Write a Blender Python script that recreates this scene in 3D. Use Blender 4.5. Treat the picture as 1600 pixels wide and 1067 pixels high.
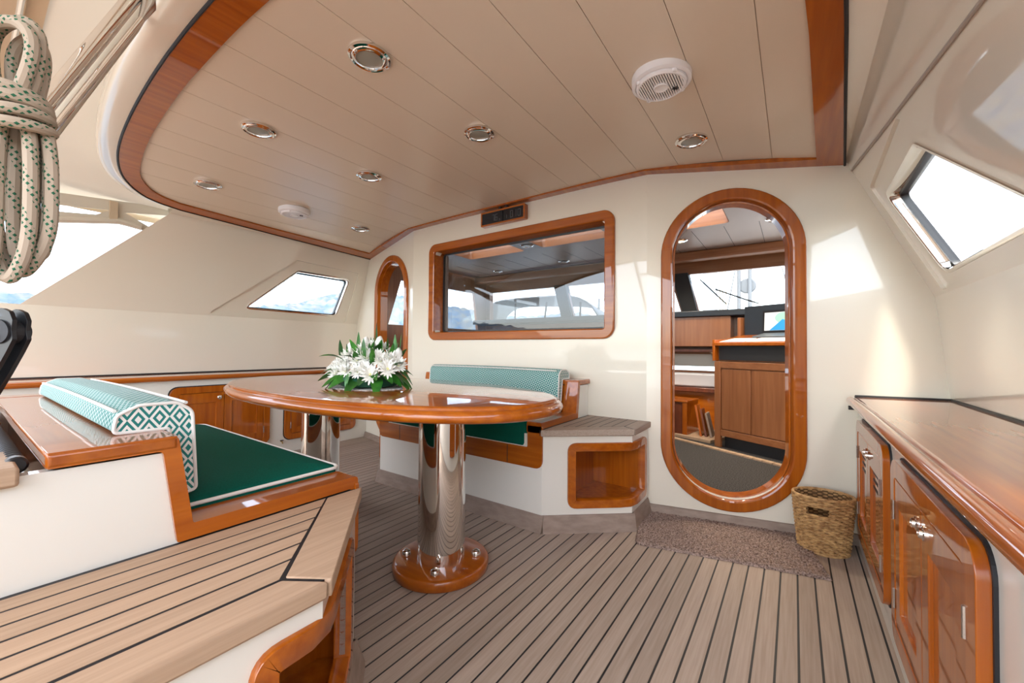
import bpy, bmesh, math, random
from mathutils import Vector, Matrix
from mathutils.geometry import tessellate_polygon
random.seed(7)
PI = math.pi
SC = bpy.context.scene
COL = SC.collection
for _o in list(bpy.data.objects):
    bpy.data.objects.remove(_o)

# ------------------------------------------------------------------ camera, sky, sun, exposure
CAMX, CAMH = 1.93, 1.05
cam_d = bpy.data.cameras.new('camera'); cam = bpy.data.objects.new('camera', cam_d); COL.objects.link(cam)
cam_d.sensor_width = 36.0; cam_d.lens = 625.0 / 1600.0 * 36.0; cam_d.clip_start = 0.02; cam_d.clip_end = 6000
yaw, pitch, roll = math.radians(35.2), math.radians(1.0), math.radians(0.47)
fw = Vector((-math.sin(yaw) * math.cos(pitch), math.cos(yaw) * math.cos(pitch), math.sin(pitch)))
r0 = fw.cross(Vector((0, 0, 1))).normalized(); u0 = r0.cross(fw)
rt = r0 * math.cos(roll) + u0 * math.sin(roll); up = -r0 * math.sin(roll) + u0 * math.cos(roll)
mw = Matrix((rt, up, -fw)).transposed().to_4x4(); mw.translation = (CAMX, 0, CAMH)
cam.matrix_world = mw
SC.camera = cam

SUN_TRAVEL = Vector((-0.10, 0.52, -0.85)).normalized()
world = bpy.data.worlds.new('sky'); SC.world = world; world.use_nodes = True
wn = world.node_tree.nodes; wl = world.node_tree.links; wn.clear()
w_out = wn.new('ShaderNodeOutputWorld'); w_bg = wn.new('ShaderNodeBackground'); w_sky = wn.new('ShaderNodeTexSky')
w_sky.sky_type = 'NISHITA'; w_sky.sun_disc = False
w_sky.sun_elevation = math.asin(-SUN_TRAVEL.z)
w_sky.sun_rotation = math.atan2(-SUN_TRAVEL.x, -SUN_TRAVEL.y)
w_sky.air_density = 1.0; w_sky.dust_density = 2.0; w_sky.ozone_density = 1.0
w_hsv = wn.new('ShaderNodeHueSaturation'); w_hsv.inputs['Saturation'].default_value = 0.55
w_bg.inputs['Strength'].default_value = 0.52
wl.new(w_sky.outputs[0], w_hsv.inputs['Color']); wl.new(w_hsv.outputs[0], w_bg.inputs[0]); wl.new(w_bg.outputs[0], w_out.inputs[0])

sun_d = bpy.data.lights.new('sun', 'SUN'); sun = bpy.data.objects.new('sun', sun_d); COL.objects.link(sun)
sun_d.energy = 2.2; sun_d.angle = math.radians(7.0); sun_d.color = (1.0, 0.93, 0.82)
sun.rotation_euler = SUN_TRAVEL.to_track_quat('-Z', 'Y').to_euler(); sun.location = (6, -3, 8)

vs = SC.view_settings
vs.view_transform = 'Standard'; vs.look = 'None'; vs.gamma = 1.0; vs.use_curve_mapping = False
vs.exposure = 1.12

# ------------------------------------------------------------------ materials
MATS = {}
def new_mat(name):
    m = bpy.data.materials.new(name); m.use_nodes = True; MATS[name] = m
    nt = m.node_tree; b = nt.nodes['Principled BSDF']
    return m, nt, b
def setp(b, col=None, rough=None, metal=None, coat=None, coat_r=None, spec=None, trans=None, ior=None, sheen=None):
    if col is not None: b.inputs['Base Color'].default_value = (*col, 1)
    if rough is not None: b.inputs['Roughness'].default_value = rough
    if metal is not None: b.inputs['Metallic'].default_value = metal
    if coat is not None: b.inputs['Coat Weight'].default_value = coat
    if coat_r is not None: b.inputs['Coat Roughness'].default_value = coat_r
    if spec is not None: b.inputs['Specular IOR Level'].default_value = spec
    if trans is not None: b.inputs['Transmission Weight'].default_value = trans
    if ior is not None: b.inputs['IOR'].default_value = ior
    if sheen is not None: b.inputs['Sheen Weight'].default_value = sheen
def plain(name, col, rough=0.5, **k):
    m, nt, b = new_mat(name); setp(b, col, rough, **k); return m
def nd(nt, t, **k):
    n = nt.nodes.new(t)
    for a, v in k.items(): setattr(n, a, v)
    return n
def ramp(nt, stops):
    r = nt.nodes.new('ShaderNodeValToRGB'); e = r.color_ramp.elements
    while len(e) < len(stops): e.new(0.5)
    for i, (p, c) in enumerate(stops):
        e[i].position = p; e[i].color = (*c, 1)
    return r
def noise_mat(name, c0, c1, scale=(1, 1, 1), nscale=5, detail=6, rough=0.5, bump=0.0, rnd=0.0, lo=0.35, hi=0.65, **k):
    """two-colour noise along object axes; rnd adds variation from object to object"""
    m, nt, b = new_mat(name); setp(b, None, rough, **k)
    tc = nd(nt, 'ShaderNodeTexCoord'); mp = nd(nt, 'ShaderNodeMapping'); mp.inputs['Scale'].default_value = scale
    nt.links.new(tc.outputs['Object'], mp.inputs[0])
    nz = nd(nt, 'ShaderNodeTexNoise'); nz.inputs['Scale'].default_value = nscale; nz.inputs['Detail'].default_value = detail
    oi = nd(nt, 'ShaderNodeObjectInfo')
    if rnd > 0:
        nz.noise_dimensions = '4D'
        mu = nd(nt, 'ShaderNodeMath', operation='MULTIPLY'); mu.inputs[1].default_value = 37.0
        nt.links.new(oi.outputs['Random'], mu.inputs[0]); nt.links.new(mu.outputs[0], nz.inputs['W'])
    nt.links.new(mp.outputs[0], nz.inputs['Vector'])
    r = ramp(nt, [(lo, c0), (hi, c1)]); nt.links.new(nz.outputs['Fac'], r.inputs[0])
    col = r.outputs[0]
    if rnd > 0:
        hs = nd(nt, 'ShaderNodeHueSaturation')
        mr = nd(nt, 'ShaderNodeMapRange'); mr.inputs[3].default_value = 1 - rnd; mr.inputs[4].default_value = 1 + rnd
        nt.links.new(oi.outputs['Random'], mr.inputs[0]); nt.links.new(mr.outputs[0], hs.inputs['Value'])
        nt.links.new(col, hs.inputs['Color']); col = hs.outputs[0]
    nt.links.new(col, b.inputs['Base Color'])
    if bump > 0:
        bp = nd(nt, 'ShaderNodeBump'); bp.inputs['Strength'].default_value = bump; bp.inputs['Distance'].default_value = 0.003
        nt.links.new(nz.outputs['Fac'], bp.inputs['Height']); nt.links.new(bp.outputs[0], b.inputs['Normal'])
    return m
GR = {'x': (1.2, 22, 22), 'y': (22, 1.2, 22), 'z': (22, 22, 1.2)}
def varnish(ax, c0=(0.27, 0.052, 0.002), c1=(0.47, 0.125, 0.006)):
    return noise_mat('varnish_' + ax, c0, c1, GR[ax], 1.6, 5, rough=0.35, spec=0.15, coat=1.0, coat_r=0.025, rnd=0.08, lo=0.25, hi=0.75)
VX, VY, VZ = varnish('x'), varnish('y'), varnish('z')
def satin(ax, name='satin_', c0=(0.24, 0.085, 0.030), c1=(0.34, 0.135, 0.052)):
    return noise_mat(name + ax, c0, c1, GR[ax], 1.6, 4, rough=0.35, coat=0.3, coat_r=0.15, rnd=0.08, lo=0.3, hi=0.7)
SX, SY, SZ = satin('x'), satin('y'), satin('z')
DARKW = noise_mat('dark_wood', (0.10, 0.022, 0.008), (0.16, 0.038, 0.012), GR['z'], 1.6, 4, rough=0.35, coat=0.4, coat_r=0.1)
TEAK_F = noise_mat('weathered_teak', (0.335, 0.262, 0.206), (0.40, 0.322, 0.262), (90, 3, 90), 1.5, 6, rough=0.62, bump=0.05, rnd=0.10, spec=0.25)
TEAK_B = noise_mat('bench_teak', (0.40, 0.27, 0.175), (0.47, 0.325, 0.215), (90, 3, 90), 1.5, 6, rough=0.6, bump=0.05, rnd=0.06, spec=0.25)
TEAK_G = noise_mat('grey_teak', (0.25, 0.185, 0.145), (0.33, 0.25, 0.20), (10, 10, 30), 1.2, 5, rough=0.6, rnd=0.06, spec=0.25)
CAULK = plain('black_caulk', (0.008, 0.008, 0.010), 0.55)
GEL = noise_mat('gelcoat', (0.790, 0.735, 0.610), (0.805, 0.752, 0.630), (1, 1, 1), 0.6, 2, rough=0.30, coat=1.0, coat_r=0.035)
GELW = noise_mat('gelcoat_low', (0.765, 0.735, 0.650), (0.78, 0.75, 0.665), (1, 1, 1), 0.6, 2, rough=0.35, coat=0.8, coat_r=0.06)
CEILM = noise_mat('ceiling_panel_vinyl', (0.72, 0.625, 0.495), (0.74, 0.645, 0.515), (1, 1, 1), 0.8, 2, rough=0.30, spec=0.45)
CEILG = plain('ceiling_groove', (0.56, 0.48, 0.38), 0.6)
STEEL = plain('polished_steel', (0.82, 0.80, 0.77), 0.04, metal=1.0)
STEELB = plain('brushed_steel', (0.62, 0.61, 0.60), 0.22, metal=1.0)
BLACK = plain('black_plastic', (0.012, 0.012, 0.014), 0.32)
BLACKM = plain('black_matt', (0.02, 0.02, 0.022), 0.6)
WHITE = plain('white_plastic', (0.88, 0.88, 0.89), 0.35)
FROST = plain('frosted_glass', (0.30, 0.31, 0.27), 0.22, spec=0.6)
GREEN = noise_mat('green_canvas', (0.001, 0.080, 0.052), (0.002, 0.105, 0.072), (1, 1, 1), 260, 2, rough=0.8, bump=0.15, spec=0.12)
PIPING = plain('white_piping', (0.76, 0.74, 0.68), 0.7)
CARPET = noise_mat('grey_carpet', (0.02, 0.019, 0.019), (0.10, 0.094, 0.09), (1, 1, 1), 140, 3, rough=0.95, bump=0.5, spec=0.1)
MATM = noise_mat('doormat_pile', (0.10, 0.065, 0.050), (0.40, 0.30, 0.25), (1, 1, 1), 130, 3, rough=0.95, bump=0.6, lo=0.33, hi=0.67, spec=0.1)
WICK = noise_mat('water_hyacinth', (0.27, 0.135, 0.045), (0.62, 0.38, 0.155), (1, 1, 1), 45, 4, rough=0.6, lo=0.33, hi=0.67)
WICKD = plain('basket_lining', (0.13, 0.07, 0.025), 0.8)
LEAF = noise_mat('leaf', (0.010, 0.085, 0.010), (0.045, 0.20, 0.022), (1, 1, 1), 30, 3, rough=0.35, rnd=0.3)
LEAFL = plain('leaf_light', (0.20, 0.42, 0.04), 0.45)
PETAL = plain('petal', (0.88, 0.87, 0.80), 0.55)
PETALC = plain('petal_core', (0.72, 0.70, 0.30), 0.6)
LACE = noise_mat('lace', (0.40, 0.36, 0.30), (0.78, 0.76, 0.72), (1, 1, 1), 120, 2, rough=0.8)
PAPER = plain('paper', (0.80, 0.80, 0.82), 0.6)
CUSHW = plain('pale_upholstery', (0.55, 0.55, 0.58), 0.8)
GREYC = plain('grey_canvas', (0.16, 0.17, 0.18), 0.8)
DASHM = plain('dash_blue_black', (0.02, 0.028, 0.04), 0.4)
LCD = plain('lcd_black', (0.006, 0.008, 0.012), 0.12)
LCDS = plain('lcd_segment', (0.14, 0.14, 0.135), 0.4)
def emit(name, col, s):
    m, nt, b = new_mat(name); setp(b, col, 0.4)
    b.inputs['Emission Color'].default_value = (*col, 1); b.inputs['Emission Strength'].default_value = s; return m
SCR = emit('screen_grey', (0.50, 0.54, 0.56), 0.35)
SCRB = emit('screen_blue', (0.02, 0.19, 0.42), 0.5)
SCRG = emit('screen_green', (0.22, 0.46, 0.34), 0.4)
BULB = emit('bulb', (1.0, 0.78, 0.45), 5.0)
def glass(name, tint, extra=0.0):
    m, nt, b = new_mat(name); nt.nodes.remove(b)
    out = nt.nodes['Material Output']
    tr = nd(nt, 'ShaderNodeBsdfTransparent'); tr.inputs[0].default_value = (*tint, 1)
    gl = nd(nt, 'ShaderNodeBsdfGlossy'); gl.inputs['Roughness'].default_value = 0.01
    ge = nd(nt, 'ShaderNodeNewGeometry'); dt = nd(nt, 'ShaderNodeVectorMath', operation='DOT_PRODUCT')
    nt.links.new(ge.outputs['Normal'], dt.inputs[0]); nt.links.new(ge.outputs['Incoming'], dt.inputs[1])
    one = nd(nt, 'ShaderNodeMath', operation='SUBTRACT'); one.inputs[0].default_value = 1.0
    ab = nd(nt, 'ShaderNodeMath', operation='ABSOLUTE'); nt.links.new(dt.outputs['Value'], ab.inputs[0]); nt.links.new(ab.outputs[0], one.inputs[1])
    pw = nd(nt, 'ShaderNodeMath', operation='POWER'); pw.inputs[1].default_value = 5.0; nt.links.new(one.outputs[0], pw.inputs[0])
    ad = nd(nt, 'ShaderNodeMath', operation='MULTIPLY_ADD'); ad.inputs[1].default_value = 0.9; ad.inputs[2].default_value = 0.03 + extra
    nt.links.new(pw.outputs[0], ad.inputs[0])
    mx = nd(nt, 'ShaderNodeMixShader'); nt.links.new(ad.outputs[0], mx.inputs[0])
    nt.links.new(tr.outputs[0], mx.inputs[1]); nt.links.new(gl.outputs[0], mx.inputs[2]); nt.links.new(mx.outputs[0], out.inputs[0])
    return m
GLASS = glass('clear_glass', (0.95, 0.97, 0.97))
TINT = glass('tinted_glass', (0.74, 0.77, 0.80), 0.02)
def canvas(name, col, tl):
    m, nt, b = new_mat(name); setp(b, col, 0.85); out = nt.nodes['Material Output']
    t = nd(nt, 'ShaderNodeBsdfTranslucent'); t.inputs[0].default_value = (*col, 1)
    mx = nd(nt, 'ShaderNodeMixShader'); mx.inputs[0].default_value = tl
    nt.links.new(b.outputs[0], mx.inputs[1]); nt.links.new(t.outputs[0], mx.inputs[2]); nt.links.new(mx.outputs[0], out.inputs[0]); return m
CANV = canvas('cream_canvas', (0.66, 0.60, 0.49), 0.06)
CANV2 = canvas('tan_canvas', (0.60, 0.47, 0.32), 0.10)
HATCH = canvas('hatch_pane', (0.85, 0.80, 0.72), 0.7)
SHEER = canvas('sheer_curtain', (0.80, 0.68, 0.48), 0.5)
def M_(nt, op, a, b=None):
    n = nd(nt, 'ShaderNodeMath', operation=op)
    for i, v in enumerate((a, b)):
        if v is None: continue
        if isinstance(v, (int, float)): n.inputs[i].default_value = v
        else: nt.links.new(v, n.inputs[i])
    return n.outputs[0]
def diamond(name, uax, vax, pu, pv, rings, dark, light):
    """woven cloth of nested diamonds; uax / vax are weights of x, y, z"""
    m, nt, b = new_mat(name); setp(b, None, 0.85, sheen=0.1)
    tc = nd(nt, 'ShaderNodeTexCoord'); sx = nd(nt, 'ShaderNodeSeparateXYZ'); nt.links.new(tc.outputs['Object'], sx.inputs[0])
    def comb(w):
        t = 0.0; cur = None
        for i, k in enumerate(w):
            if k == 0: continue
            q = M_(nt, 'MULTIPLY', sx.outputs[i], k); cur = q if cur is None else M_(nt, 'ADD', cur, q)
        return cur
    a = M_(nt, 'PINGPONG', M_(nt, 'DIVIDE', comb(uax), pu), 0.5)
    c = M_(nt, 'PINGPONG', M_(nt, 'DIVIDE', comb(vax), pv), 0.5)
    d = M_(nt, 'FRACT', M_(nt, 'MULTIPLY', M_(nt, 'ADD', a, c), rings))
    g = M_(nt, 'GREATER_THAN', d, 0.5)
    mx = nd(nt, 'ShaderNodeMix'); mx.data_type = 'RGBA'
    mx.inputs[6].default_value = (*dark, 1); mx.inputs[7].default_value = (*light, 1)
    nt.links.new(g, mx.inputs[0]); nt.links.new(mx.outputs[2], b.inputs['Base Color']); return m
DG, DL = (0.012, 0.18, 0.155), (0.74, 0.74, 0.68)
DIAM_L = diamond('bolster_cloth', (1, 0, 0), (0, 1, 1), 0.034, 0.034, 2.0, DG, (0.42, 0.56, 0.53))
DIAM_E = diamond('bolster_end_cloth', (0, 1, 0), (0, 0, 1), 0.040, 0.058, 3.0, DG, DL)
def rope_mat():
    m, nt, b = new_mat('flecked_rope'); setp(b, None, 0.8)
    uv = nd(nt, 'ShaderNodeTexCoord'); sx = nd(nt, 'ShaderNodeSeparateXYZ'); nt.links.new(uv.outputs['UV'], sx.inputs[0])
    u, v = sx.outputs[0], sx.outputs[1]
    br = nd(nt, 'ShaderNodeTexChecker'); br.inputs['Scale'].default_value = 1.0
    cb = nd(nt, 'ShaderNodeCombineXYZ')
    d1 = M_(nt, 'ADD', M_(nt, 'MULTIPLY', v, 75), M_(nt, 'MULTIPLY', u, 5)); d2 = M_(nt, 'SUBTRACT', M_(nt, 'MULTIPLY', v, 75), M_(nt, 'MULTIPLY', u, 5))
    f1 = M_(nt, 'LESS_THAN', M_(nt, 'FRACT', d1), 0.5); f2 = M_(nt, 'LESS_THAN', M_(nt, 'FRACT', d2), 0.5)
    band = M_(nt, 'LESS_THAN', M_(nt, 'FRACT', M_(nt, 'ADD', M_(nt, 'MULTIPLY', v, 13), M_(nt, 'MULTIPLY', u, 2))), 0.5)
    g = M_(nt, 'MULTIPLY', M_(nt, 'MULTIPLY', f1, f2), band)
    mx = nd(nt, 'ShaderNodeMix'); mx.data_type = 'RGBA'
    mx.inputs[6].default_value = (0.40, 0.32, 0.24, 1); mx.inputs[7].default_value = (0.006, 0.10, 0.045, 1)
    nt.links.new(g, mx.inputs[0]); nt.links.new(mx.outputs[2], b.inputs['Base Color'])
    bp = nd(nt, 'ShaderNodeBump'); bp.inputs['Strength'].default_value = 0.3; bp.inputs['Distance'].default_value = 0.002
    nt.links.new(M_(nt, 'ADD', f1, f2), bp.inputs['Height']); nt.links.new(bp.outputs[0], b.inputs['Normal']); return m
ROPE = rope_mat()
SEA = noise_mat('sea', (0.03, 0.10, 0.15), (0.05, 0.14, 0.20), (1, 1, 1), 0.5, 4, rough=0.12, bump=0.2)
HILL = noise_mat('hazy_hill', (0.09, 0.14, 0.20), (0.20, 0.20, 0.18), (0.02, 0.02, 0.035), 1, 8, rough=0.9, spec=0.0)  # distance haze is put into the bluish base colour

# ------------------------------------------------------------------ mesh helpers
ORG = {}
def org(o): return ORG.get(o.name, Vector((0, 0, 0))) if o else Vector((0, 0, 0))
class MB:
    def __init__(s): s.v = []; s.f = []; s.uv = {}
    def add(s, vs, fs):
        o = len(s.v); s.v += [Vector(p) for p in vs]; s.f += [tuple(i + o for i in f) for f in fs]; return o
    def box(s, x0, x1, y0, y1, z0, z1, m=None):
        vs = [Vector((x, y, z)) for z in (z0, z1) for y in (y0, y1) for x in (x0, x1)]
        if m: vs = [m @ p for p in vs]
        s.add(vs, [(0, 2, 3, 1), (4, 5, 7, 6), (0, 1, 5, 4), (2, 6, 7, 3), (0, 4, 6, 2), (1, 3, 7, 5)]); return s
    def loft(s, rings, cap0=True, cap1=True, closed=True):
        n = len(rings[0]); o = len(s.v)
        for r in rings: s.v += [Vector(p) for p in r]
        for k in range(len(rings) - 1):
            for i in range(n if closed else n - 1):
                j = (i + 1) % n
                s.f.append((o + k * n + i, o + k * n + j, o + (k + 1) * n + j, o + (k + 1) * n + i))
        if cap0: s.f.append(tuple(o + i for i in reversed(range(n))))
        if cap1: s.f.append(tuple(o + (len(rings) - 1) * n + i for i in range(n)))
        return s
    def lathe(s, prof, c=(0, 0, 0), n=40, m=None, cap0=True, cap1=True):
        rings = []
        for r, z in prof:
            ring = [Vector((r * math.cos(2 * PI * i / n), r * math.sin(2 * PI * i / n), z)) for i in range(n)]
            rings.append([(m @ p if m else p) + Vector(c) for p in ring])
        return s.loft(rings, cap0, cap1)
    def tube(s, path, r, n=10, closed=False, caps=True):
        P = [Vector(p) for p in path]; N = len(P); o = len(s.v)
        T = []
        for i in range(N):
            a = P[(i - 1) % N] if (closed or i > 0) else P[i]; b = P[(i + 1) % N] if (closed or i < N - 1) else P[i]
            t = (b - a); T.append(t.normalized() if t.length > 1e-9 else Vector((0, 0, 1)))
        ref = Vector((0, 0, 1)) if abs(T[0].z) < 0.9 else Vector((1, 0, 0))
        nrm = (ref - T[0] * ref.dot(T[0])).normalized(); L = 0; Ls = []
        for i in range(N):
            if i: L += (P[i] - P[i - 1]).length
            Ls.append(L)
            nrm = (nrm - T[i] * nrm.dot(T[i])).normalized(); bn = T[i].cross(nrm)
            rr = r[i] if isinstance(r, (list, tuple)) else r
            for k in range(n):
                a = 2 * PI * k / n; s.v.append(P[i] + (nrm * math.cos(a) + bn * math.sin(a)) * rr)
        for i in range(N if closed else N - 1):
            j = (i + 1) % N; l1 = Ls[j] if j else L + (P[0] - P[-1]).length
            for k in range(n):
                q = (k + 1) % n; s.uv[len(s.f)] = [(k / n, Ls[i]), ((k + 1) / n, Ls[i]), ((k + 1) / n, l1), (k / n, l1)]
                s.f.append((o + i * n + k, o + i * n + q, o + j * n + q, o + j * n + k))
        if caps and not closed:
            s.f.append(tuple(o + k for k in reversed(range(n)))); s.f.append(tuple(o + (N - 1) * n + k for k in range(n)))
        return s
    def sheet(s, outer, holes, fn, off):
        """flat panel with holes: 2D outlines -> 3D by fn(u,v,w); off = (w_front, w_back)"""
        loops = [outer] + list(holes)
        pts = [p for l in loops for p in l]
        tris = tessellate_polygon([[Vector((p[0], p[1], 0)) for p in l] for l in loops])
        o = len(s.v); n = len(pts)
        for w in off: s.v += [Vector(fn(p[0], p[1], w)) for p in pts]
        for t in tris:
            s.f.append(tuple(o + i for i in t)); s.f.append(tuple(o + n + i for i in reversed(t)))
        b = 0
        for l in loops:
            m = len(l)
            for i in range(m):
                j = (i + 1) % m; s.f.append((o + b + i, o + b + j, o + n + b + j, o + n + b + i))
            b += m
        return s
    def ring(s, outline, prof, fn, closed=True):
        """sweep a section along a 2D outline: prof = [(inset, w)]; inset to the left of travel, fn(u,v,w) -> 3D"""
        n = len(outline); O = [Vector((p[0], p[1])) for p in outline]; rings = []
        for i in range(n):
            a, b, c = O[(i - 1) % n], O[i], O[(i + 1) % n]
            if not closed and i == 0: a = b - (c - b)
            if not closed and i == n - 1: c = b + (b - a)
            t1 = (b - a).normalized(); t2 = (c - b).normalized()
            n1 = Vector((-t1.y, t1.x)); n2 = Vector((-t2.y, t2.x)); nn = (n1 + n2); nn = nn.normalized() if nn.length > 1e-6 else n1
            k = 1 / max(0.35, nn.dot(n1))
            rings.append([fn(b.x + nn.x * k * d, b.y + nn.y * k * d, w) for d, w in prof])
        m = len(prof); o = len(s.v)
        for r in rings: s.v += [Vector(p) for p in r]
        for i in range(n if closed else n - 1):
            j = (i + 1) % n
            for k in range(m):
                q = (k + 1) % m; s.f.append((o + i * m + k, o + j * m + k, o + j * m + q, o + i * m + q))
        if not closed:
            s.f.append(tuple(o + k for k in range(m))); s.f.append(tuple(o + (n - 1) * m + k for k in reversed(range(m))))
        return s
    def prism(s, poly, z0, z1, zf=None):
        n = len(poly)
        if zf: a = [(p[0], p[1], zf(p[0]) + z0) for p in poly]; b = [(p[0], p[1], zf(p[0]) + z1) for p in poly]
        else: a = [(p[0], p[1], z0) for p in poly]; b = [(p[0], p[1], z1) for p in poly]
        tris = tessellate_polygon([[Vector((p[0], p[1], 0)) for p in poly]])
        o = s.add(a + b, [])
        for t in tris: s.f.append(tuple(o + i for i in t)); s.f.append(tuple(o + n + i for i in reversed(t)))
        for i in range(n):
            j = (i + 1) % n; s.f.append((o + i, o + j, o + n + j, o + n + i))
        return s
    def build(s, name, mat, parent=None, smooth=True, bevel=0, segs=2, angle=35):
        me = bpy.data.meshes.new(name); og = org(parent)
        me.from_pydata([tuple(p - og) for p in s.v], [], s.f); me.update()
        if s.uv:
            lay = me.uv_layers.new(name='UVMap')
            for fi, c in s.uv.items():
                for li, q in zip(me.polygons[fi].loop_indices, c): lay.data[li].uv = q
        bm = bmesh.new(); bm.from_mesh(me); bmesh.ops.recalc_face_normals(bm, faces=bm.faces)
        if smooth:
            for f in bm.faces: f.smooth = True
            ca = math.radians(angle)
            for e in bm.edges:
                e.smooth = not (len(e.link_faces) != 2 or e.calc_face_angle(0) > ca)
        bm.to_mesh(me); bm.free()
        o = bpy.data.objects.new(name, me); COL.objects.link(o); me.materials.append(mat)
        if parent: o.parent = parent
        ORG[o.name] = og.copy()
        if bevel:
            md = o.modifiers.new('bevel', 'BEVEL'); md.width = bevel; md.segments = segs; md.limit_method = 'ANGLE'; md.angle_limit = math.radians(30)
        return o
def tag(o, label, cat=None, group=None, kind=None):
    o['label'] = label
    if cat: o['category'] = cat
    if group: o['group'] = group
    if kind: o['kind'] = kind
    return o
def thing(name, loc, label, cat, group=None):
    o = bpy.data.objects.new(name, None); COL.objects.link(o); o.location = loc; o.empty_display_size = 0.1
    ORG[o.name] = Vector(loc); return tag(o, label, cat, group)
def struct(o, label=None):
    o['kind'] = 'structure'
    if label: o['label'] = label
    return o
def copy_tree(o, parent=None, loc=None):
    c = o.copy(); COL.objects.link(c); c.parent = parent
    if loc is not None: c.location = loc
    for ch in list(o.children): copy_tree(ch, c)
    return c
def rrect(u0, u1, v0, v1, r, n=6):
    P = []
    for cx, cy, a in ((u1 - r, v0 + r, -PI / 2), (u1 - r, v1 - r, 0), (u0 + r, v1 - r, PI / 2), (u0 + r, v0 + r, PI)):
        P += [(cx + r * math.cos(a + PI / 2 * i / n), cy + r * math.sin(a + PI / 2 * i / n)) for i in range(n + 1)]
    return P
def round_poly(pts, r, n=5):
    """round the corners of a polygon; r is a number or one radius per corner"""
    out = []; N = len(pts)
    for i in range(N):
        a, b, c = Vector(pts[(i - 1) % N]), Vector(pts[i]), Vector(pts[(i + 1) % N])
        rr = r[i] if isinstance(r, (list, tuple)) else r
        if rr <= 0: out.append(tuple(b)); continue
        d1 = (a - b); d2 = (c - b); l1, l2 = d1.length, d2.length
        d1.normalize(); d2.normalize(); ang = d1.angle(d2); t = min(rr / math.tan(ang / 2), l1 * 0.48, l2 * 0.48)
        p0 = b + d1 * t; p1 = b + d2 * t
        for k in range(n + 1):
            q = k / n; out.append(tuple(p0 * (1 - q) ** 2 + b * 2 * q * (1 - q) + p1 * q ** 2))
    return out
def clip(poly, ax, val, keep_less):
    out = []; n = len(poly)
    for i in range(n):
        p, q = poly[i], poly[(i + 1) % n]
        a = (p[ax] <= val) == keep_less or p[ax] == val; b = (q[ax] <= val) == keep_less or q[ax] == val
        if a: out.append(p)
        if a != b:
            t = (val - p[ax]) / (q[ax] - p[ax]); out.append(tuple(p[k] + t * (q[k] - p[k]) for k in (0, 1)))
    return out
def strip(poly, x0, x1): 
    p = clip(poly, 0, x0, False); return clip(p, 0, x1, True) if len(p) > 2 else []

# ------------------------------------------------------------------ the setting: floor
S12, C12 = math.sin(math.radians(12.7)), math.cos(math.radians(12.7))
YC, XR = 2.65, 1.14
fl = MB().box(-2.30, 2.30, -2.6, 2.98, -0.06, -0.0015).build('floor', CAULK); struct(fl, 'teak laid deck floor with black caulked seams')
pitch_p = 0.0647; x0 = 1.943
k0 = int((-2.27 - x0) / pitch_p)
proto = None
for k in range(k0, 6):
    xa = x0 + k * pitch_p; xb = xa + pitch_p - 0.0072
    if xb > 2.28 or xa < -2.28: continue
    if proto is None:
        proto = MB().box(0, xb - xa, -2.6, 2.98, -0.03, 0.0).build('plank', TEAK_F, fl, smooth=False); o = proto
    else:
        o = proto.copy(); COL.objects.link(o)
    o.location = (xa, 0, 0)

# ------------------------------------------------------------------ the setting: bulkhead with doors and window
def fac_c(u, v, w): return (u, YC - w, v)
def fac_r(u, v, w): return (XR + u * C12 + w * S12, YC + u * S12 - w * C12, v)
def fac_l(u, v, w): return (-(XR + u * C12 + w * S12), YC + u * S12 - w * C12, v)
def stadium(uc, hw, z0, z1, n=30):
    P = []
    for i in range(n + 1): a = PI + PI * i / n; P.append((uc + hw * math.cos(a), z0 + hw + hw * math.sin(a)))
    for i in range(n + 1): a = PI * i / n; P.append((uc + hw * math.cos(a), z1 - hw + hw * math.sin(a)))
    return P
WIN = (-0.90, 0.925, 1.122, 2.022)
win_in = rrect(WIN[0] + 0.07, WIN[1] - 0.07, WIN[2] + 0.065, WIN[3] - 0.07, 0.045)
wf = MB().sheet([(-XR, 0), (XR, 0), (XR, 2.26), (-XR, 2.26)], [win_in], fac_c, (0, -0.06)).build('wall_front', GEL)
struct(wf, 'cream gelcoat bulkhead between the two oval doorways')
UC, HW, DZ0, DZ1 = 0.478, 0.390, 0.078, 2.037
door_in = stadium(UC, HW - 0.064, DZ0 + 0.076, DZ1 - 0.064)
fac_poly = [(0, 0), (1.56, 0), (1.56, 0.79), (1.47, 1.335), (1.11, 2.13), (0, 2.26)]
for fn, nm, lb in ((fac_r, 'wall_front_starboard', 'cream bulkhead facet around the open starboard doorway'), (fac_l, 'wall_front_port', 'cream bulkhead facet around the port doorway')):
    struct(MB().sheet(fac_poly, [door_in], fn, (0, -0.06)).build(nm, GEL), lb)
fprof = [(0.0, -0.004), (0.0, 0.014), (0.003, 0.020), (0.009, 0.023), (0.058, 0.023), (0.066, 0.019), (0.070, 0.010), (0.070, -0.10), (0.062, -0.10), (0.058, -0.004)]
for i, (fn, lb) in enumerate(((fac_r, 'oval varnished frame of the open doorway with the chart cabinet beyond'), (fac_l, 'oval varnished doorway frame behind the flowers'))):
    d = MB().ring(stadium(UC, HW, DZ0, DZ1), fprof, fn).build('door_%d' % (i + 1), VZ, angle=24); struct(d, lb)
    sl = MB().ring(stadium(UC, HW - 0.072, DZ0 + 0.074, DZ1 - 0.072), [(0, -0.10), (0, -0.02), (0.010, -0.02), (0.010, -0.10)], fn).build('inner_lining', VZ, d)
wprof = [(0.0, -0.004), (0.0, 0.014), (0.003, 0.020), (0.009, 0.023), (0.064, 0.023), (0.071, 0.019), (0.074, 0.010), (0.074, -0.14), (0.066, -0.14), (0.064, -0.004)]
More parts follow.
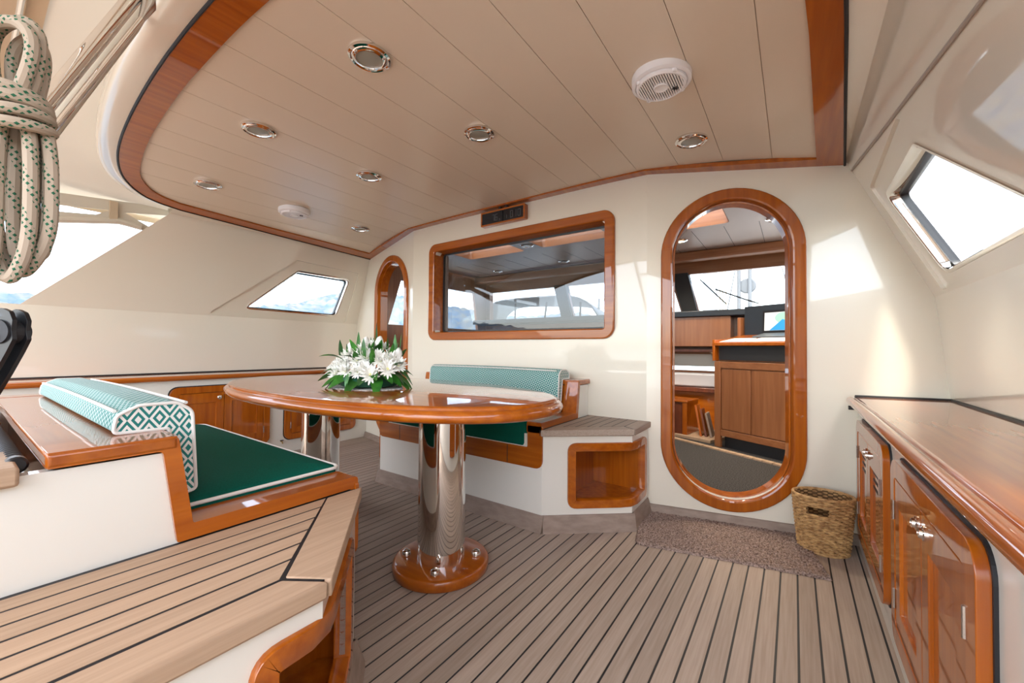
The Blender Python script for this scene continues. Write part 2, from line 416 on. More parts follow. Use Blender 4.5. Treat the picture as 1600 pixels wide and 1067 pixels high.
w1 = MB().ring(rrect(*WIN, 0.085, 8), wprof, fac_c).build('window_1', VX, angle=24); struct(w1, 'wide varnished window frame in the middle of the bulkhead')
MB().sheet(rrect(WIN[0] + 0.074, WIN[1] - 0.074, WIN[2] + 0.074, WIN[3] - 0.074, 0.04), [], fac_c, (-0.105, -0.111)).build('pane', TINT, w1, smooth=False)
MB().ring(rrect(WIN[0] + 0.074, WIN[1] - 0.074, WIN[2] + 0.074, WIN[3] - 0.074, 0.04), [(0, -0.098), (0, -0.104), (0.016, -0.104), (0.016, -0.098)], fac_c).build('gasket', BLACK, w1)
MB().box(WIN[0] + 0.083, WIN[0] + 0.115, YC + 0.112, YC + 0.13, WIN[2] + 0.08, WIN[3] - 0.09).build('catch_strip', plain('pale_strip', (0.50, 0.36, 0.26), 0.4), w1)
# baseboards on the door facets
bz = 0.055
for fn, nm in ((fac_r, 'baseboard_starboard'), (fac_l, 'baseboard_port')):
    m = MB()
    for u0, u1 in ((0.02, 1.12),):
        P = [fn(u0, 0, 0), fn(u1, 0, 0), fn(u1, 0, 0.03), fn(u0, 0, 0.03), fn(u0, bz, 0), fn(u1, bz, 0), fn(u1, bz, 0.016), fn(u0, bz, 0.016)]
        m.add(P, [(0, 1, 2, 3), (4, 5, 6, 7), (0, 1, 5, 4), (1, 2, 6, 5), (2, 3, 7, 6), (3, 0, 4, 7)])
    struct(m.build(nm, TEAK_G, smooth=False), 'grey teak baseboard under the doorway')

# ------------------------------------------------------------------ the setting: cabin sides
PROF = [(2.215, 0.0), (2.215, 0.775)]
def upper_x(z): return 2.53 - (z - 1.335) * (2.53 - 2.165) / (2.12 - 1.335)
def side(sg):
    def low(u, v, w): return (sg * (2.215 + 0.0 - w), u, v)
    def mid(u, v, w): return (sg * (2.585 - (v - 0.79) * 0.055 / 0.545 - w), u, v)
    def upr(u, v, w): return (sg * (upper_x(v) - w), u, v)
    return low, mid, upr
Wn = [(1.69, 1.425), (2.665, 1.415), (2.715, 1.838), (2.115, 1.842)]      # side window in (y, z)
Rc = [(1.40, 1.352), (2.80, 1.352), (2.80, 1.918), (2.075, 1.94)]          # panel recess around it
def wall_y(x): return YC + (x - XR) * S12 / C12
for sg, nm in ((1, 'right'), (-1, 'left')):
    low, mid, upr = side(sg)
    w = MB().sheet([(-2.6, 0), (2.92, 0), (2.92, 0.775), (-2.6, 0.775)], [], low, (0, -0.03)).build('wall_' + nm, GELW)
    struct(w, 'cream cabin side to %s: locker face, upright coaming and raked window panel' % ('starboard' if sg > 0 else 'port'))
    MB().sheet([(-2.6, 0.76), (2.99, 0.76), (2.99, 1.335), (-2.6, 1.335)], [], mid, (0, -0.03)).build('coaming', GEL, w)
    recess = round_poly(Rc, 0.02, 3)
    MB().sheet([(0.30, 1.335), (2.97, 1.335), (2.90, 2.13), (1.04, 2.13)], [recess], upr, (0, -0.035)).build('raked_panel', GEL, w)
    MB().sheet([(1.30, 1.340), (2.86, 1.340), (2.86, 1.96), (2.02, 1.96)], [round_poly(Wn, [0.03, 0.06, 0.05, 0.04], 5)], upr, (-0.016, -0.045)).build('window_panel', GEL, w)
    q = MB().ring(round_poly(Wn, [0.03, 0.06, 0.05, 0.04], 5), [(-0.008, -0.018), (-0.004, -0.010), (0.006, -0.010), (0.012, -0.016), (0.012, -0.085), (-0.008, -0.085)], upr).build('window_%d' % (2 if sg > 0 else 3), STEEL, angle=50)
    struct(q, 'raked side window with a polished rim to %s' % ('starboard' if sg > 0 else 'port'))
    MB().ring(round_poly(Wn, [0.03, 0.06, 0.05, 0.04], 5), [(0.011, -0.05), (0.011, -0.08), (0.022, -0.08), (0.022, -0.05)], upr).build('gasket', BLACK, q)
    MB().sheet(round_poly(Wn, [0.03, 0.06, 0.05, 0.04], 5), [], upr, (-0.066, -0.070)).build('pane', GLASS, q, smooth=False)
    # varnished counter along the side
    lab = 'varnished wooden side counter above the lockers beside the wicker basket' if sg > 0 else 'varnished wooden side counter along the cabin side behind the table and green cushion'
    ct = thing('side_counter', (sg * 2.4, 1.0, 0.775), lab, 'counter')
    yf = wall_y(2.195); yb = wall_y(2.58)
    poly = [(sg * 2.195, -2.5), (sg * 2.585, -2.5), (sg * 2.585, yb - 0.035), (sg * 2.225, yf - 0.035), (sg * 2.195, yf - 0.07)]
    MB().prism(poly, 0.765, 0.803).build('counter_top', VY, ct, bevel=0.010, segs=3)
    lip = [(sg * 2.18, -2.5, 0.783), (sg * 2.18, yf - 0.05, 0.783)]
    MB().tube(lip, 0.020, 12).build('front_nosing', VY, ct)
    seal = [(sg * 2.20, yf - 0.038, 0.803), (sg * 2.24, yf - 0.028, 0.803), (sg * 2.578, yb - 0.036, 0.803), (sg * 2.580, yb - 0.06, 0.803), (sg * 2.580, -2.5, 0.803)]
    MB().tube(seal, 0.010, 8).build('back_seal', CAULK, ct)

# starboard joint line between hardtop support and the raked panel
jl = [(upper_x(z) - 0.004, y, z) for y, z in ((2.87, 2.05), (2.3, 1.975), (1.7, 1.90), (1.2, 1.835), (0.75, 1.78))]
struct(MB().tube(jl, 0.006, 8).build('trim_1', plain('grey_joint', (0.42, 0.38, 0.33), 0.5)), 'grey sealed joint running down the starboard side')

# ------------------------------------------------------------------ the setting: hardtop ceiling
def zc(x): return 2.225 - 0.12 * min(abs(x) / 2.15, 1.15) ** 4
def mirror(L): return L + [(-x, y) for x, y in reversed(L) if abs(x) > 1e-6]
inner_h = [(0.0, 0.596), (0.28, 0.597), (0.53, 0.608), (0.78, 0.622), (1.04, 0.641), (1.328, 0.673), (1.573, 0.712), (1.733, 0.770), (1.866, 0.874), (1.922, 1.022), (1.975, 1.68), (2.035, 2.78), (1.145, 2.585), (0.0, 2.585)]
outer_h = [(0.0, 0.49), (0.139, 0.49), (0.44, 0.498), (0.81, 0.517), (1.168, 0.545), (1.437, 0.582), (1.69, 0.647), (1.872, 0.754), (1.972, 0.870), (2.02, 1.05), (2.075, 1.70), (2.165, 2.885), (1.15, 2.656), (0.0, 2.656)]
fasc_h = [(0.0, 0.386), (0.349, 0.388), (0.692, 0.407), (1.036, 0.436), (1.309, 0.468), (1.596, 0.523), (1.785, 0.599), (1.902, 0.693), (1.985, 0.803), (2.04, 1.00), (2.085, 1.30)]
def dens(L, n=4):
    out = []
    for a, b in zip(L[:-1], L[1:]):
        for k in range(n): t = k / n; out.append((a[0] + (b[0] - a[0]) * t, a[1] + (b[1] - a[1]) * t))
    return out + [L[-1]]
def chaikin(L, k=2):
    for _ in range(k):
        o = [L[0]]
        for a, b in zip(L[:-1], L[1:]):
            o += [(a[0] * .75 + b[0] * .25, a[1] * .75 + b[1] * .25), (a[0] * .25 + b[0] * .75, a[1] * .25 + b[1] * .75)]
        L = o + [L[-1]]
    return L
inner_h = chaikin(inner_h[:10]) + dens(inner_h[10:12], 4) + dens(inner_h[12:], 5)
outer_h = chaikin(outer_h[:10]) + dens(outer_h[10:12], 4) + dens(outer_h[12:], 5)
inner = mirror(inner_h[:-1]) ; outer = mirror(outer_h[:-1])
inner = inner_h + [(-x, y) for x, y in reversed(inner_h[:-1])][:-1]
outer = outer_h + [(-x, y) for x, y in reversed(outer_h[:-1])][:-1]
def cambered(m, poly, z0, z1):
    for i in range(-18, 18):
        p = strip(poly, i * 0.125, (i + 1) * 0.125)
        if len(p) > 2: m.prism(p, z0, z1, zc)
    return m
ce = cambered(MB(), outer, 0.006, 0.05).build('ceiling', CEILG, smooth=False); struct(ce, 'cambered cream hardtop ceiling of long panels')
PW = 0.244
for k in range(-8, 9):
    a, b = (k - 0.5) * PW + 0.0014, (k + 0.5) * PW - 0.0014
    if k == 8: b = 2.2
    if k == -8: a = -2.2
    pl = strip(inner, a, b)
    if len(pl) > 2: MB().prism(pl, 0.0, 0.0055, zc).build('ceiling_panel', CEILM, ce, smooth=False)
# wooden border
def zo(u, v, w): return (u, v, zc(u) + w)
n_i = len(inner); 
bord = MB()
def strip3(m, A, B, za, zb):
    n = len(A); o = len(m.v)
    for a, b in zip(A, B):
        m.v += [Vector((a[0], a[1], zc(a[0]) + za)), Vector((b[0], b[1], zc(b[0]) + zb))]
    for i in range(n):
        j = (i + 1) % n; m.f.append((o + 2 * i, o + 2 * j, o + 2 * j + 1, o + 2 * i + 1))
strip3(bord, inner, outer, -0.012, -0.012); strip3(bord, outer, outer, -0.012, 0.03); strip3(bord, inner, inner, 0.012, -0.012)
tr2 = struct(bord.build('trim_2', VY, angle=60), 'varnished wooden border around the ceiling panels')
aft = [p for p in outer_h if p[1] < 2.7 and p[0] >= 0][:-5]
aft_o = [(x, y) for x, y in chaikin(outer_h[:34], 0)]
# black gasket along border's outer edge and the cream fascia outside it
ge_ = max(i for i, p in enumerate(outer_h) if p[0] > 2.1) + 1
gas = [(-x, y) for x, y in reversed(outer_h[1:ge_])] + outer_h[:ge_]
gas = [(x, y) for x, y in gas]
MB().tube([(x, y, zc(x) - 0.012) for x, y in gas], 0.006, 8).build('gasket', CAULK, tr2)
fo = chaikin(fasc_h)
def resample(L, n):
    d = [0]
    for a, b in zip(L[:-1], L[1:]): d.append(d[-1] + math.dist(a, b))
    out = []
    for i in range(n):
        t = d[-1] * i / (n - 1); k = max(j for j in range(len(d)) if d[j] <= t + 1e-9); k = min(k, len(L) - 2)
        q = (t - d[k]) / (d[k + 1] - d[k]); out.append((L[k][0] + (L[k + 1][0] - L[k][0]) * q, L[k][1] + (L[k + 1][1] - L[k][1]) * q))
    return out
oh = [p for p in outer_h if p[1] < 1.36]; oh = oh + [(2.046, 1.36)]
A = resample(oh, 60); B = resample(fo, 60)
fm = MB()
A2 = [(-x, y) for x, y in reversed(A[1:])] + A; B2 = [(-x, y) for x, y in reversed(B[1:])] + B
sec = [(0.0, -0.010), (0.3, -0.012), (0.6, -0.011), (0.85, -0.006), (0.95, 0.004), (0.99, 0.016), (1.0, 0.04), (1.0, 0.085), (0.6, 0.11), (0.0, 0.115)]
rings = [[(a[0] + (b[0] - a[0]) * t, a[1] + (b[1] - a[1]) * t, zc(a[0]) + z) for t, z in sec] for a, b in zip(A2, B2)]
fm.loft(rings)
struct(fm.build('trim_3', GEL, angle=60), 'cream moulded edge of the hardtop')
top = cambered(MB(), outer, 0.052, 0.085).build('hardtop_roof', GEL, ce, smooth=False)

for sg, nm in ((1, 'wall_right'), (-1, 'wall_left')):
    q = MB(); side_pts = [(x, y) for x, y in outer_h if y > 1.0 and x > 1.99]
    for x, y in side_pts:
        q.v += [Vector((sg * x, y, zc(x) + 0.0)), Vector((sg * 2.172, y, 2.115)), Vector((sg * x, y, zc(x) + 0.05)), Vector((sg * 2.19, y, 2.15))]
    for i in range(len(side_pts) - 1):
        for a, b in ((0, 1), (1, 3), (3, 2), (2, 0)): q.f.append((4 * i + a, 4 * i + b, 4 * i + 4 + b, 4 * i + 4 + a))
    q.build('eave', GEL, bpy.data.objects[nm], smooth=False)

# ------------------------------------------------------------------ benches fore and aft of the table
TY = 1.395
def bench(sg, back, label):
    """sg=+1 bench against the bulkhead, -1 bench with its back to the helm; back = depth of the platform from the table centre"""
    Y = lambda d: TY + sg * d
    root = thing('cockpit_bench', (0, Y(0.9), 0), label, 'bench')
    fr = [(-0.74, 0.60), (0.74, 0.60), (1.15, 0.945), (1.15, back)]
    # cream body: front, chamfers, sides
    zt, zb_ = 0.548, 0.085
    def front(u, v, w): return (u, Y(0.60 - w), v)
    body = MB()
    body.sheet([(-0.74, zb_), (0.74, zb_), (0.74, zt), (-0.74, zt)], [], front, (0, -0.02))
    L = math.hypot(0.41, 0.345); cu, cv = 0.41 / L, 0.345 / L
    def wrap(m):   # unrolled chamfer + side; s measured from front corner
        def f(u, v, w):
            if u <= L: x, d = 0.74 + u * cu + w * cv, 0.60 + u * cv - w * cu
            else: x, d = 1.15 + w, 0.945 + (u - L) - (w * (cu - 0.0) if u - L < 0.02 else 0)
            return (m * x, Y(d), v)
        return f
    se = 0.245 if sg > 0 else 0.135
    for m in (1, -1):
        f = wrap(m)
        body.sheet([(0, zb_), (L, zb_), (L, 0.175), (0.20, 0.175), (0.20, 0.470), (L, 0.470), (L, zt), (0, zt)], [], f, (0, -0.015))
        e = L + (back - 0.945)
        body.sheet([(L + 1e-4, zb_), (e, zb_), (e, zt), (L + 1e-4, zt), (L + 1e-4, 0.470), (L + se - 0.045, 0.470), (L + se - 0.045, 0.175), (L + 1e-4, 0.175)], [], f, (0, -0.015))
    # cream ends of the backrest
    for m in (1, -1):
        P = [(1.06, 0.57), (back, 0.57), (back, 0.80), (1.09, 0.80)]
        def endf(u, v, w): return (m * (0.728 + w), Y(u), v)
        body.sheet(P, [], endf, (0, -0.03))
    body.build('body', GELW, root, smooth=False)
    # open lockers in the corners
    for m in (1, -1):
        f = wrap(m)
        path = round_poly([(0.150, 0.128), (L + se, 0.128), (L + se, 0.505), (0.150, 0.505)], 0.055, 6)
        path = [p for a, b in zip(path, path[1:] + path[:1]) for p in [(a[0] + (b[0] - a[0]) * t / 8, a[1] + (b[1] - a[1]) * t / 8) for t in range(8 if math.dist(a, b) > 0.1 else 1)]]
        def fs(u, v, w, f=f):   # soften the fold
            if abs(u - L) < 0.05:
                a = Vector(f(L - 0.05, v, w)); b = Vector(f(L + 0.05, v, w)); t = (u - L + 0.05) / 0.1
                mid = Vector(f(L - 1e-5, v, w)); return a * (1 - t) ** 2 + mid * 2 * t * (1 - t) + b * t * t
            return Vector(f(u, v, w))
        lf = MB().ring(path, [(0, -0.002), (0, 0.010), (0.003, 0.015), (0.046, 0.015), (0.050, 0.010), (0.050, -0.03), (0.044, -0.03), (0.044, -0.002)], fs).build('locker_frame', VX, root, angle=50)
        n = MB()
        corner = [(m * 0.86, Y(0.70)), (m * 1.145, Y(0.945)), (m * 1.145, Y(0.945 + se)), (m * 0.80, Y(0.945 + se)), (m * 0.80, Y(0.76))]
        nz0, nz1 = 0.150, 0.49
        pr = [(p[0], p[1], nz0) for p in corner] + [(p[0], p[1], nz1) for p in corner]
        n.add(pr, [(0, 1, 2, 3, 4), (5, 6, 7, 8, 9), (2, 3, 8, 7), (3, 4, 9, 8), (4, 0, 5, 9)])
        n.build('locker_interior', VZ, lf, smooth=False)
    # grey teak kick boards
    def kick(P, nm='kickboard'):
        (xa, da), (xb, db) = P
        t = Vector((xb - xa, db - da)).normalized(); nn = Vector((t.y, -t.x))
        q = MB(); z1 = 0.092
        def e(x, d, o, z): return (x + nn.x * o, Y(d + nn.y * o), z)
        q.add([e(xa, da, 0.035, 0), e(xb, db, 0.035, 0), e(xb, db, -0.02, 0), e(xa, da, -0.02, 0), e(xa, da, 0.004, z1), e(xb, db, 0.004, z1), e(xb, db, -0.02, z1), e(xa, da, -0.02, z1)],
              [(0, 1, 2, 3), (4, 5, 6, 7), (0, 1, 5, 4), (1, 2, 6, 5), (2, 3, 7, 6), (3, 0, 4, 7)])
        q.build(nm, TEAK_G, root, smooth=False)
    kick([(-0.755, 0.60), (0.755, 0.60)]); kick([(0.745, 0.60), (1.165, 0.950)]); kick([(1.15, 0.94), (1.15, min(back, 1.25) if sg > 0 else back)])
    kick([(-1.165, 0.950), (-0.745, 0.60)]); kick([(-1.15, back), (-1.15, 0.94)])
    # teak corner platforms: edge boards and slats
    for m in (1, -1):
        xo = 1.168
        pf = MB().prism([(m * x, Y(d)) for x, d in [(0.73, 0.59), (1.155, 0.945), (1.155, back), (0.73, back)]], 0.548, 0.5812).build('platform', CAULK, root, smooth=False)
        bw = 0.080; g = 0.0035
        k = bw / cu
        in1 = (0.715, 0.572 + k)
        inn = (xo - bw, in1[1] + (xo - bw - 0.715) * cv / cu)
        MB().prism([(m * x, Y(d)) for x, d in [(0.742, 0.578), (xo, 0.937), inn, (0.742, in1[1] + 0.027 * cv / cu)]], 0.546, 0.583).build('edge_board', TEAK_B if sg < 0 else TEAK_F, pf, bevel=0.006)
        MB().prism([(m * x, Y(d)) for x, d in [(xo, 0.937 + g * 1.6), (xo, back), (xo - bw, back), (inn[0], inn[1] + g * 1.6)]], 0.546, 0.583).build('edge_board', TEAK_B if sg < 0 else TEAK_F, pf, bevel=0.006)
        area = [(0.744, in1[1] + 0.030), (inn[0] - 0.006, inn[1] + 0.008), (inn[0] - 0.006, back), (0.744, back)]
        ns = 6; w = (inn[0] - 0.006 - 0.744) / ns
        for i in range(ns):
            s = strip(area, 0.744 + i * w, 0.744 + (i + 1) * w - (0.0075 if i < ns - 1 else 0))
            if len(s) > 2: MB().prism([(m * x, Y(d)) for x, d in s], 0.555, 0.582).build('slat', TEAK_B if sg < 0 else TEAK_F, pf, smooth=False)
    # seat apron with rounded lower corners, notch for the cushion front
    ap = round_poly([(-0.745, 0.355), (0.745, 0.355), (0.745, 0.60), (0.645, 0.60), (0.645, 0.470), (-0.645, 0.470), (-0.645, 0.60), (-0.745, 0.60)], [0.05, 0.05, 0.008, 0.01, 0.012, 0.012, 0.01, 0.008], 5)
    MB().sheet(ap, [], front, (0.008, -0.004)).build('seat_apron', VX, root, smooth=False, bevel=0.005)
    for x in (-0.50, 0.50): MB().box(x - 0.002, x + 0.002, min(Y(0.591), Y(0.60)), max(Y(0.591), Y(0.60)), 0.36, 0.468).build('apron_joint', CAULK, root, smooth=False)
    MB().box(-0.66, 0.66, min(Y(0.60), Y(1.07)), max(Y(0.60), Y(1.07)), 0.44, 0.468).build('seat_board', VX, root, smooth=False)
    MB().box(-0.72, 0.72, min(Y(1.075), Y(1.24)), max(Y(1.075), Y(1.24)), 0.44, 0.80).build('backrest_box', VX, root, smooth=False)
    # end trims that follow the seat profile
    for m in (1, -1):
        pa = [(0.592, 0.56), (0.592, 0.622), (1.040, 0.622), (1.072, 0.838), (1.275, 0.838)]
        pb = [(1.275, 0.806), (1.100, 0.806), (1.070, 0.585), (0.615, 0.585), (0.615, 0.56)]
        def trf(u, v, w): return (m * (0.640 + w), Y(u), v)  # board across the end of the seat
        MB().sheet(round_poly(pa + pb, [0, 0.015, 0.006, 0.015, 0, 0, 0.012, 0.006, 0.01, 0], 4), [], trf, (0.100, 0.0)).build('end_trim', VY, root, bevel=0.006, segs=3)
    MB().prism([(-0.742, Y(1.072)), (0.742, Y(1.072)), (0.742, Y(1.278)), (-0.742, Y(1.278))], 0.806, 0.837).build('backrest_cap', VX, root, bevel=0.008, segs=3)
    return root
bench(1, 1.262, 'cream bench with varnished trim built against the bulkhead under the window')
aftb = bench(-1, 2.3, 'cream bench with teak slatted platform in front of the rope coil')
# aft platform behind the near backrest
MB().box(-0.70, 0.70, -0.90, 0.105, 0.55, 0.775).build('rear_box', GELW, aftb, smooth=False)
MB().box(-0.70, 0.735, -0.90, 0.055, 0.775, 0.798).build('rear_lid', VX, aftb, bevel=0.006)
MB().box(0.55, 0.752, -0.90, 0.085, 0.785, 0.822).build('rear_teak_edge', TEAK_B, aftb, bevel=0.006)
rs = thing('ribbed_hose', (0.0, 0.09, 0.80), 'black ribbed cable hose lying behind the near backrest', 'hose')
rp = MB(); seg = []
rr = []
for i in range(240):
    x = -0.70 + i * 1.36 / 239; seg.append((x, 0.085, 0.812)); rr.append(0.015 if i % 4 < 2 else 0.011)
rp.tube(seg, rr, 12).build('hose_body', BLACKM, rs)
MB().lathe([(0.016, 0), (0.017, 0.004), (0.017, 0.024), (0.013, 0.028)], n=16, m=Matrix.Rotation(PI / 2, 4, 'Y'), c=(0.655, 0.085, 0.812)).build('end_ferrule', BLACK, rs)

# cushions
def seat_cushion(sg, label):
    Y = lambda d: TY + sg * d
    t = thing('seat_cushion', (0, Y(0.83), 0.47), label, 'cushion')
    ya, yb = sorted((Y(0.595), Y(1.045))); xm = 0.632
    def rr(i, z, r=0.03): return [(p[0], p[1], z) for p in rrect(-xm + i, xm - i, ya + i, yb - i, max(r - i * 0.2, 0.008), 5)]
    z0, z1 = 0.470, 0.636
    rings = [rr(0.012, z0), rr(0.003, z0 + 0.006), rr(0.0, z0 + 0.02), rr(0.0, z1 - 0.012), rr(0.004, z1), rr(0.03, z1 + 0.008), rr(0.08, z1 + 0.015), rr(0.14, z1 + 0.018), rr(0.19, z1 + 0.019)]
    MB().loft(rings).build('cover', GREEN, t, angle=60)
    MB().tube([(x, y, z1 - 0.003) for x, y, _ in rr(-0.002, 0)], 0.0055, 8, closed=True).build('piping', PIPING, t)
seat_cushion(1, 'dark green seat cushion with white piping below the bulkhead window')
seat_cushion(-1, 'dark green seat cushion with white piping beside the slatted teak platform')
def bolster(sg, label):
    Y = lambda d: TY + sg * d
    t = thing('bolster_cushion', (0, Y(1.1), 0.84), label, 'cushion')
    P = [(1.038, 0.662), (1.062, 0.840), (1.166, 0.842), (1.160, 0.885), (1.120, 0.905), (1.045, 0.905), (1.012, 0.880), (1.000, 0.668)]
    P = round_poly(P, [0.01, 0.006, 0.012, 0.02, 0.02, 0.03, 0.03, 0.012], 4)
    c = Vector((1.06, 0.80))
    rings = []
    xm = 0.625
    xs = [(-xm, 0.96), (-xm + 0.012, 1.0), (-0.3, 1.0), (0, 1.0), (0.3, 1.0), (xm - 0.012, 1.0), (xm, 0.96)]
    for x, s in xs:
        sx = 0.006 * math.cos(x * 2.2)
        rings.append([(x, Y(c.x + (p[0] - c.x) * s), max(c.y + (p[1] - c.y) * s + (sx if p[1] > 0.87 else 0), 0.63)) for p in P])
    MB().loft(rings, False, False).build('cover', DIAM_L, t, angle=70)
    for x in (xm - 0.001, -xm + 0.001):
        rg = [Vector((x, Y(c.x + (p[0] - c.x) * 0.96), c.y + (p[1] - c.y) * 0.96)) for p in P]
        q = MB(); tri = tessellate_polygon([[Vector((p[0], p[1], 0)) for p in P]]); q.add(rg, tri)
        q.build('end_panel', DIAM_E, t, smooth=False)
        MB().tube([(x, Y(c.x + (p[0] - c.x) * 0.985), c.y + (p[1] - c.y) * 0.985) for p in P], 0.0042, 8, closed=True).build('piping', PIPING, t)
    MB().tube([(x, Y(1.158), 0.890 + 0.006 * math.cos(x * 2.2)) for x in [i * 0.05 - 0.6 for i in range(25)]], 0.0042, 8).build('piping', PIPING, t)
    MB().tube([(x, Y(1.020), 0.897 + 0.006 * math.cos(x * 2.2)) for x in [i * 0.05 - 0.6 for i in range(25)]], 0.0042, 8).build('piping', PIPING, t)
bolster(1, 'long green and white patterned bolster leaning on the bulkhead bench back')
bolster(-1, 'long green and white diamond patterned bolster on the near varnished backrest')

# ------------------------------------------------------------------ dining table
tb = thing('dining_table', (0, 1.38, 0), 'oval glossy varnished table on two polished steel columns', 'table')
def sell(a, b, z, n=72, e=2.2, cy=1.37):
    P = []
    for i in range(n):
        t = 2 * PI * i / n; c, s = math.cos(t), math.sin(t)
        P.append((a * math.copysign(abs(c) ** (2 / e), c), cy + b * math.copysign(abs(s) ** (2 / e), s), z))
    return P
TA, TB = 1.155, 0.555
MB().loft([sell(TA - 0.06, TB - 0.06, 0.778), sell(TA - 0.018, TB - 0.018, 0.780), sell(TA - 0.004, TB - 0.004, 0.788), sell(TA, TB, 0.800), sell(TA - 0.002, TB - 0.002, 0.812), sell(TA - 0.010, TB - 0.010, 0.822), sell(TA - 0.022, TB - 0.022, 0.826)]).build('edge_moulding', VX, tb, angle=60)
MB().loft([sell(TA - 0.024, TB - 0.024, 0.824), sell(TA - 0.024, TB - 0.024, 0.834), sell(TA - 0.030, TB - 0.030, 0.839), sell(TA - 0.040, TB - 0.040, 0.840)]).build('table_top', VX, tb, angle=40)
for x in (0.535, -0.55):
    MB().lathe([(0.113, 0.047), (0.113, 0.780)], (x, 1.40, 0), 64).build('column', STEEL, tb)
    bs = MB().lathe([(0.222, 0.0), (0.228, 0.006), (0.228, 0.036), (0.222, 0.046), (0.212, 0.050), (0.10, 0.050)], (x, 1.40, 0), 64).build('base_disc', VX, tb, angle=50)
    for k in range(4):
        a = math.radians(-60 + 90 * k + 6); bx, by = x + 0.168 * math.cos(a), 1.40 + 0.168 * math.sin(a)
        MB().lathe([(0.019, 0.049), (0.022, 0.053), (0.022, 0.066), (0.018, 0.073), (0.010, 0.076), (0.0095, 0.079), (0.004, 0.081)], (bx, by, 0), 20).build('bolt', STEEL, bs)

# ------------------------------------------------------------------ flowers on the table
FX, FY, FZ = 0.10, 1.30, 0.841
dl = MB(); n = 96
ring = [(FX + (0.245 + 0.008 * math.cos(i * 24 * 2 * PI / n)) * math.cos(2 * PI * i / n), FY - 0.02 + (0.15 + 0.008 * math.cos(i * 24 * 2 * PI / n)) * math.sin(2 * PI * i / n)) for i in range(n)]
dl.prism([(x - 0.03, y) for x, y in ring], FZ, FZ + 0.003)
tag(dl.build('lace_doily', LACE, smooth=False), 'pale oval lace doily under the white flowers on the table', 'doily')
fa = thing('flower_arrangement', (FX, FY, FZ + 0.003), 'low arrangement of white flowers and green leaves on the varnished table', 'flowers')
MB().lathe([(0.10, 0.003), (0.13, 0.01), (0.14, 0.035), (0.12, 0.05)], (FX, FY, FZ), 32).build('bowl', plain('green_bowl', (0.01, 0.08, 0.04), 0.5), fa)
def leaf_mesh(L, W, bend):
    m = MB(); N = 7; rows = []
    for i in range(N):
        t = i / (N - 1); w = W * math.sin(PI * min(0.98, t * 0.93 + 0.05)) ** 0.8
        z = bend * t * t * L; y = t * L
        rows.append([(-w, y, z + 0.12 * w), (-w * .5, y, z + 0.02 * w), (0, y, z - 0.10 * w), (w * .5, y, z + 0.02 * w), (w, y, z + 0.12 * w)])
    for r in rows: m.v += [Vector(p) for p in r]
    for i in range(N - 1):
        for k in range(4): a = i * 5 + k; m.f.append((a, a + 1, a + 6, a + 5))
    me = bpy.data.meshes.new('leaf'); me.from_pydata([tuple(p) for p in m.v], [], m.f)
    for p in me.polygons: p.use_smooth = True
    me.materials.append(LEAF); return me
leafs = [leaf_mesh(0.11, 0.026, -0.5), leaf_mesh(0.13, 0.019, 0.15), leaf_mesh(0.09, 0.028, -0.9)]
sprig = leaf_mesh(0.15, 0.012, 0.1)
light = leaf_mesh(0.07, 0.010, 0.1); light.materials.clear(); light.materials.append(LEAFL)
def put(me, nm, p, az, el, s=1.0, rollv=0.0):
    o = bpy.data.objects.new(nm, me); COL.objects.link(o); o.parent = fa
    o.location = Vector(p) - ORG[fa.name]
    o.rotation_mode = 'QUATERNION'
    o.rotation_quaternion = Matrix.Rotation(az, 4, 'Z').to_quaternion() @ Matrix.Rotation(el, 4, 'X').to_quaternion() @ Matrix.Rotation(rollv, 4, 'Y').to_quaternion()
    o.scale = (s, s, s); return o
R = random.Random(5)
for i in range(30):
    a = 2 * PI * i / 30 + R.uniform(-.1, .1)
    put(leafs[R.choice((0, 2))], 'leaf', (FX - 0.13 * math.sin(a), FY + 0.10 * math.cos(a), FZ + 0.035 + R.uniform(0, .035)), a, R.uniform(-0.15, 0.35), R.uniform(0.8, 1.1), R.uniform(-.5, .5))
for i in range(34):
    a = R.uniform(0, 2 * PI); r = R.uniform(0.02, 0.15)
    put(leafs[1] if i % 3 else leafs[0], 'leaf', (FX - r * 1.25 * math.sin(a), FY + r * 0.8 * math.cos(a), FZ + 0.06 + R.uniform(0, .05)), a + R.uniform(-.4, .4), R.uniform(0.6, 1.35), R.uniform(0.6, 0.95), R.uniform(-1, 1))
for dx, dy, dz, s in ((-0.02, 0.04, 0.10, 1.0), (-0.10, 0.0, 0.08, 0.9), (0.15, 0.02, 0.06, 0.95), (0.10, -0.05, 0.07, 0.9), (0.06, 0.05, 0.07, 0.8)):
    put(sprig, 'tall_leaf', (FX + dx, FY + dy, FZ + dz), R.uniform(0, 6.3), 1.45, s)
for dx, dy, dz in ((0.045, -0.05, 0.085), (0.05, -0.055, 0.09), (0.038, -0.045, 0.085), (0.055, -0.05, 0.085)):
    put(light, 'bract', (FX + dx, FY + dy, FZ + dz), R.uniform(0, 6.3), 1.3, 0.9)
